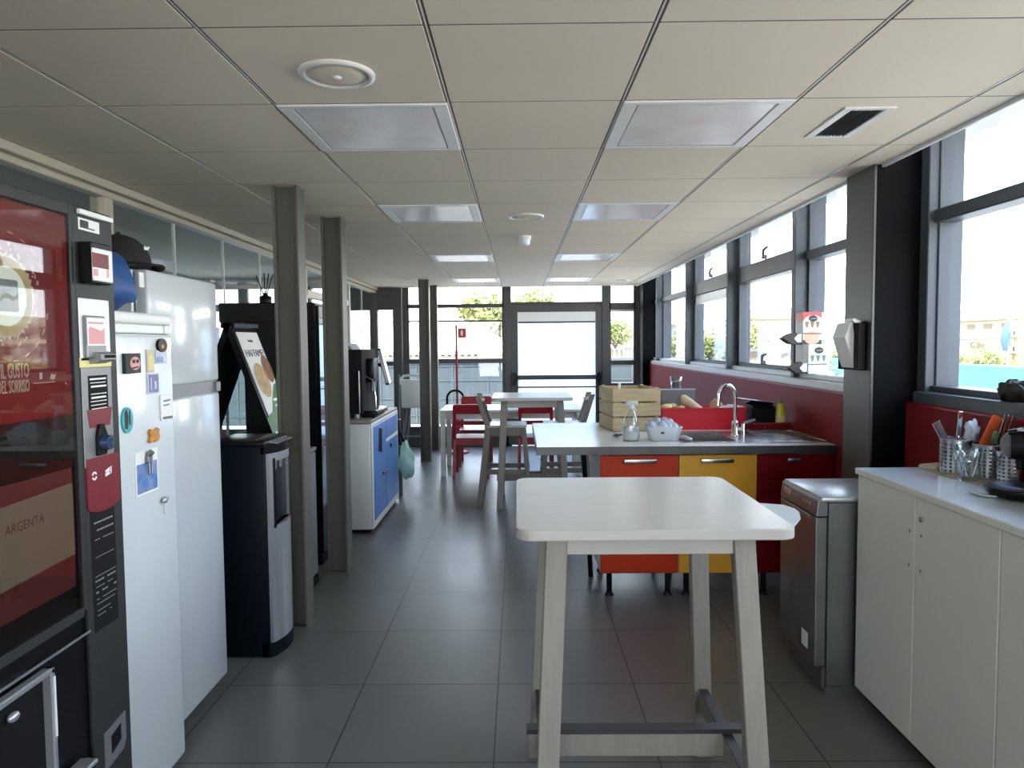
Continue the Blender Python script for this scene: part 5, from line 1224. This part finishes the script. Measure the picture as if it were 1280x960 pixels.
part('kick_plate', MB().box(xf+.03, xf+.045, y0+.004, y1-.004, .02, .115, .002).box(xf+.045, 1.68, y0+.002, y1-.002, 0.0, .03, 0), 'steel_dull', t)
part('side_seam', MB().box(xf+.0455, xf+.0475, y0-.001, y0+.002, .03, .83, 0), 'black_matte', t)

cx0, cx1, zc0, zc1 = 1.412, 1.850, .055, .958
ys = [2.985, 2.548, 2.095, 1.64, 1.18, .72]
pairs = list(zip(ys[:-1], ys[1:]))
labs = ['white cabinet unit nearest the dishwasher, under the soap bottle', 'white cabinet unit with a small lock, under the utensil holders', 'white cabinet unit at the right edge, under the black capsule machine', 'white cabinet unit beyond the right edge of the photo', 'white cabinet unit farthest from the dishwasher']
for k, ((b2, a), lb) in enumerate(zip(pairs, labs)):
    t = thing('white_cabinet', lb, 'cabinet', ((cx0+cx1)/2, (a+b2)/2, 0), group='white cabinets under the side window')
    part('body', MB().box(cx0+.02, cx1, a+.001, b2-.001, zc0, zc1, .002), 'white_paint', t)
    dr = part('door', MB().box(cx0, cx0+.018, a+.002, b2-.002, zc0, zc1-.002, .0025), 'cream_door', t)
    part('plinth', MB().box(cx0+.05, cx1-.02, a, b2, 0, zc0, 0), 'black_matte', t)
    if k == 1:
        part('lock', MB().cyl((cx0, b2-.045, .885), (cx0-.008, b2-.045, .885), .011, .010, 18).cyl((cx0-.008, b2-.045, .885), (cx0-.010, b2-.045, .885), .006, .006, 12), 'steel', dr, 'small round lock')
    if k in (0, 1):
        for zz in (.825, .70):
            yy = a+.035 if k == 0 else b2-.04
            part('screw_hole', MB().cyl((cx0+.001, yy, zz), (cx0-.0015, yy, zz), .005, .005, 12), 'steel_dull', dr)
t = thing('cabinet_top', 'long white laminate top lying over the white cabinets', 'worktop', (1.63, 1.85, zc1))
part('board', MB().box(cx0-.008, XR-.004, .72, 2.99, zc1+.001, .985, .003), 'white_gloss', t); part('edge_band', MB().box(cx0-.0095, cx0-.008, .72, 2.99, zc1+.003, .983, 0), 'cream_door', t)

# ---- on the white cabinets
ZT = .985
def holder(x, y, r, h, label):
    t = thing('utensil_holder', label, 'utensil holder', (x, y, ZT), group='perforated steel utensil holders')
    m = MB(); n = 40; rows_ = 9; vs = []; fs = []
    for k in range(rows_*2+1):
        for i in range(n): a = 2*PI*i/n; vs.append((r*math.cos(a), r*math.sin(a), .003+(h-.003)*k/(rows_*2)))
    for k in range(rows_*2):
        for i in range(n):
            if 1 <= k < rows_*2-1 and k % 2 == 1 and (i % 2 == 0): continue
            fs.append((k*n+i, k*n+(i+1) % n, (k+1)*n+(i+1) % n, (k+1)*n+i))
    m.add(vs, fs, True)
    m.lathe([(0, .002), (r, .002), (r, .004)], n=n)
    m.tube([(r*math.cos(2*PI*i/n), r*math.sin(2*PI*i/n), h) for i in range(n)], .002, 6, True)
    part('cylinder', m, 'steel', t, local=True)
    part('inner_wall', MB().lathe([(r*.93, .004), (r*.93, h-.004)], n=32), 'rubber_grey', t, local=True)
    return t
h1 = (1.742, 2.858); h2 = (1.795, 2.738); h3 = (1.775, 2.575)
holder(*h1, .062, .135, 'perforated steel holder with cutlery, left of the glass jar')
holder(*h2, .058, .130, 'perforated steel holder with spatula and whisk, behind the glass jar')
holder(*h3, .055, .125, 'perforated steel holder half hidden by the black capsule machine')
t = thing('glass_jar', 'glass jar of small spoons in front of the steel holders', 'jar', (1.690, 2.705, ZT))
jc = (1.690, 2.705, ZT)
part('vessel', MB().lathe([(0, .004), (.036, .004), (.040, .0), (.048, .125), (.045, .125), (.037, .010), (0, .010)], jc, 28), 'clear_glass', t)
for k in range(6):
    a = k*1.05; bx, by = jc[0]+.018*math.cos(a), jc[1]+.018*math.sin(a); tx_, ty2 = jc[0]+.034*math.cos(a+.6), jc[1]+.034*math.sin(a+.6)
    m = MB().tube([(bx, by, ZT+.012), ((bx+tx_)/2, (by+ty2)/2, ZT+.05), (tx_, ty2, ZT+.085)], .0022, 6).ball((tx_, ty2, ZT+.096), .011, 2, 0, (.8, .8, 1.2))
    single('teaspoon', m, 'chrome', 'small metal teaspoon standing bowl up in the glass jar', 'teaspoon', 'teaspoons in the glass jar')
def utensil(name, label, cat, base, top, m_shaft, head=None, m_head=None, hname='head', r=.005):
    t = thing(name, label, cat, base)
    part('handle', MB().tube([base, tuple((Vector(base)+Vector(top))/2), top], r, 8), m_shaft, t)
    if head: part(hname, head, m_head, t)
    return t
b = (h1[0], h1[1], ZT+.01)
utensil('knife', 'broad steel blade leaning left in the left utensil holder', 'utensil', (b[0]-.01, b[1]+.01, b[2]), (b[0]-.03, b[1]+.03, ZT+.13), 'steel', MB().rot_box((b[0]-.045, b[1]+.04, ZT+.165), (.034, .005, .075), Matrix.Rotation(-.5, 3, 'Y'), .002), 'steel')
utensil('knife', 'upright flat steel handle rising highest from the left utensil holder', 'utensil', (b[0], b[1], b[2]), (b[0]+.006, b[1], ZT+.15), 'chrome', MB().rot_box((b[0]+.008, b[1], ZT+.195), (.018, .006, .10), Matrix.Rotation(.06, 3, 'Y'), .002), 'chrome')
utensil('fork', 'fork leaning right in the left utensil holder', 'utensil', (b[0]+.01, b[1]-.015, b[2]), (b[0]+.03, b[1]-.03, ZT+.15), 'chrome', MB().rot_box((b[0]+.034, b[1]-.034, ZT+.165), (.022, .004, .05), Matrix.Rotation(.3, 3, 'Y'), .002), 'chrome')
bm = bmesh.new(); bmesh.ops.create_icosphere(bm, subdivisions=3, radius=1)
for v in bm.verts: v.co = Vector((b[0]+.032+v.co.x*.028+.006*math.sin(9*v.co.z), b[1]-.04+v.co.y*.018, ZT+.165+v.co.z*.05+.008*math.sin(8*v.co.x)))
single('napkin', MB().addbm(bm, True), 'cloth_blue', 'crumpled white napkin stuck in the left utensil holder', 'napkin')
b = (h2[0], h2[1], ZT+.01)
hd = MB().rot_box((b[0]+.0, b[1]+.005, ZT+.175), (.040, .006, .135), Matrix.Rotation(.42, 3, 'Y'), .006)
utensil('spatula', 'orange red spatula leaning in the right utensil holder', 'utensil', (b[0]-.03, b[1], b[2]), (b[0]-.02, b[1]+.004, ZT+.14), 'orange_handle', hd, 'orange_handle')
hd = MB().tube([(b[0]-.005, b[1]+.02, ZT+.12), (b[0]+.02, b[1]+.02, ZT+.185), (b[0]+.045, b[1]+.02, ZT+.222), (b[0]+.068, b[1]+.015, ZT+.215), (b[0]+.075, b[1]+.01, ZT+.16)], .008, 8)
utensil('tongs', 'steel tongs with a curved top in the right utensil holder', 'utensil', (b[0]-.01, b[1]+.02, b[2]), (b[0]-.005, b[1]+.02, ZT+.12), 'chrome', hd, 'chrome')
m = MB(); M = Matrix.Translation((b[0]+.055, b[1]-.035, ZT+.19)) @ Matrix.Rotation(.25, 4, 'Y') @ FNY(0)
m.prism([(-.040, -.060), (.040, -.060), (.040, -.052), (-.040, -.052)], 0, .003, M).prism([(-.042, .052), (.042, .052), (.042, .062), (-.042, .062)], 0, .003, M)
for k in range(6): m.prism([(-.042+.0152*k, -.055), (-.035+.0152*k, -.055), (-.035+.0152*k, .055), (-.042+.0152*k, .055)], 0, .003, M)
utensil('turner', 'slotted steel turner standing tallest on the right of the holders', 'utensil', (b[0]+.02, b[1]-.02, b[2]), (b[0]+.045, b[1]-.033, ZT+.14), 'steel', m, 'steel')
hd = MB().ball((b[0]+.006, b[1]-.02, ZT+.155), .02, 2, 0, (.8, .5, 1.5))
utensil('brush', 'small dark green brush head between the spatula and the turner', 'utensil', (b[0], b[1]-.02, b[2]), (b[0]+.004, b[1]-.02, ZT+.14), 'black_plastic', hd, 'food_green')
single('paper_mat', MB().rot_box((1.745, 2.745, ZT+.0012), (.19, .30, .002), Matrix.Rotation(.12, 3, 'Z'), 0), 'kraft', 'brown paper mat lying under the utensil holders', 'mat')
t = thing('soap_dispenser', 'small clear soap bottle with a white pump by the dark column', 'soap bottle', (1.775, 3.0-.06, ZT))
c = (1.80, 2.955, ZT+.002)
part('bottle', MB().lathe([(.028, 0), (.031, .006), (.030, .045), (.022, .06), (.012, .066)], c, 20), 'clear_plastic', t)
part('pump', MB().cyl((c[0], c[1], ZT+.066), (c[0], c[1], ZT+.085), .011, .011, 12).box(c[0]-.03, c[0]+.012, c[1]-.008, c[1]+.008, ZT+.085, ZT+.097, .003), 'white_plastic', t)
single('napkin_stack', MB().rot_box((1.735, 2.945, ZT+.008), (.15, .085, .014), Matrix.Rotation(.25, 3, 'Z'), .002).rot_box((1.735, 2.945, ZT+.017), (.14, .08, .004), Matrix.Rotation(.32, 3, 'Z'), .001), 'kraft', 'small stack of beige napkins in front of the soap bottle', 'napkins')
# capsule coffee machine
mx, my = 1.655, 2.355
t = thing('capsule_machine', 'black capsule coffee machine at the right edge of the white cabinets', 'coffee machine', (mx, my, ZT))
part('body', MB().box(mx+.015, mx+.19, my-.26, my+.01, ZT, ZT+.235, .03, 3), 'black_plastic', t)
hd = part('brew_head', MB().cyl((mx+.10, my-.02, ZT+.175), (mx-.005, my+.055, ZT+.175), .050, .047, 28), 'black_plastic', t)
part('end_cap', MB().ball((mx-.008, my+.058, ZT+.175), .043, 3, 0, (.65, .65, 1)), 'rubber_grey', hd, 'grey domed end')
part('chrome_top', MB().rot_box((mx+.055, my+.005, ZT+.228), (.13, .05, .012), Matrix.Rotation(-.62, 3, 'Z'), .004), 'chrome', hd)
part('lever', MB().tube([(mx-.02, my+.05, ZT+.218), (mx+.03, my+.02, ZT+.232), (mx+.10, my-.03, ZT+.232)], .009, 8), 'black_plastic', hd)
part('nozzle', MB().cyl((mx+.01, my+.035, ZT+.13), (mx+.01, my+.035, ZT+.095), .014, .010, 14), 'black_plastic', t)
part('neck', MB().box(mx+.05, mx+.12, my-.12, my-.0, ZT+.02, ZT+.19, .015, 2), 'black_plastic', t)
part('drip_tray', MB().lathe([(.0, .010), (.085, .012), (.098, .03), (.102, .044), (.094, .044), (.085, .030), (0, .028)], (mx+.012, my+.035, ZT-.006), 32), 'black_plastic', t)
t = thing('saucer', 'white saucer under the drip tray of the black capsule machine', 'saucer', (mx-.04, my+.05, ZT))
part('dish', MB().lathe([(0, .002), (.04, .001), (.045, 0), (.062, .009), (.060, .011), (.04, .004), (0, .004)], (mx-.055, my+.075, ZT), 28), 'white_gloss', t)
# dark bag and red packet behind the capsule machine
bm = bmesh.new(); bmesh.ops.create_icosphere(bm, subdivisions=3, radius=1)
for v in bm.verts:
    x, y, z = v.co; v.co = Vector((1.935+x*.05+.01*math.sin(9*y), 2.80+y*.085, 1.272+.04+z*.04+.012*math.sin(11*x+6*y)))
single('dark_pouch', MB().addbm(bm, True), 'foil_brown', 'crumpled dark pouch on the grey window ledge above the capsule machine', 'pouch')
m = MB().prism([(-.05, 0), (.05, 0), (.045, .15), (.01, .20), (-.02, .19), (-.045, .14)], -.02, .02, Matrix.Translation((1.80, 2.47, ZT)) @ FNY(0), .004)
t = thing('coffee_packet', 'red foil packet standing behind the black capsule machine', 'packet', (1.80, 2.47, ZT)); part('pouch', m, 'red_spout', t); part('crimp', MB().rot_box((1.80, 2.47, ZT+.205), (.03, .012, .02), Matrix.Rotation(.3, 3, 'Y'), .002), 'silver', t)
SKY, SUN, EXPO = 9.5, 23.0, 0.02
# ------------------------------------------------------------------ CAMERA, LIGHT
cd = bpy.data.cameras.new('Camera'); cam = bpy.data.objects.new('Camera', cd); C.objects.link(cam)
cd.sensor_width = 36; cd.lens = 36*F/1280; cd.clip_end = 500
M3 = Matrix((RT, -DN, -FW)).transposed()
cam.matrix_world = Matrix.Translation((0, 0, EYE)) @ M3.to_4x4()
S.camera = cam
sd = bpy.data.lights.new('Sun', 'SUN'); sd.energy = SUN; sd.angle = .009; sd.color = (1, .93, .80)
so = bpy.data.objects.new('Sun', sd); C.objects.link(so)
so.rotation_euler = Vector((-.42, -.40, .81)).to_track_quat('Z', 'Y').to_euler()
W = bpy.data.worlds.new('World'); S.world = W; W.use_nodes = True; nt = W.node_tree
bg = nt.nodes['Background']; bg.inputs[1].default_value = SKY
tc = nt.nodes.new('ShaderNodeTexCoord'); sx = nt.nodes.new('ShaderNodeSeparateXYZ'); rp = nt.nodes.new('ShaderNodeValToRGB')
nt.links.new(tc.outputs['Generated'], sx.inputs[0]); nt.links.new(sx.outputs[2], rp.inputs[0]); nt.links.new(rp.outputs[0], bg.inputs[0])
e = rp.color_ramp.elements; e[0].position = 0.; e[0].color = (1, .985, .96, 1); e[1].position = 1; e[1].color = (.40, .58, 1, 1)
k = e.new(.25); k.color = (.74, .86, 1, 1)
# sampling guides at the glazed openings (they give no light of their own)
def portal(loc, rot, sx_, sy_):
    l = bpy.data.lights.new('portal', 'AREA'); l.shape = 'RECTANGLE'; l.size = sx_; l.size_y = sy_; l.cycles.is_portal = True
    o = bpy.data.objects.new('portal', l); C.objects.link(o); o.location = loc; o.rotation_euler = rot
portal((2.12, 3.4, 1.95), (0, PI/2, 0), 1.35, 14.2)
portal((-.1, YB-.12, 1.35), (PI/2, 0, 0), 3.2, 2.0)
portal((-1.4, YF+.12, 1.4), (-PI/2, 0, 0), 6.6, 2.4)
S.view_settings.view_transform = 'Standard'; S.view_settings.look = 'None'; S.view_settings.exposure = EXPO; S.view_settings.gamma = 1
S.view_settings.use_curve_mapping = False
S.cycles.use_denoising = True
S.cycles.max_bounces = 10; S.cycles.diffuse_bounces = 6; S.cycles.glossy_bounces = 5; S.cycles.transparent_max_bounces = 24; S.cycles.transmission_bounces = 6
S.cycles.sample_clamp_indirect = 12; S.cycles.caustics_reflective = False; S.cycles.caustics_refractive = False
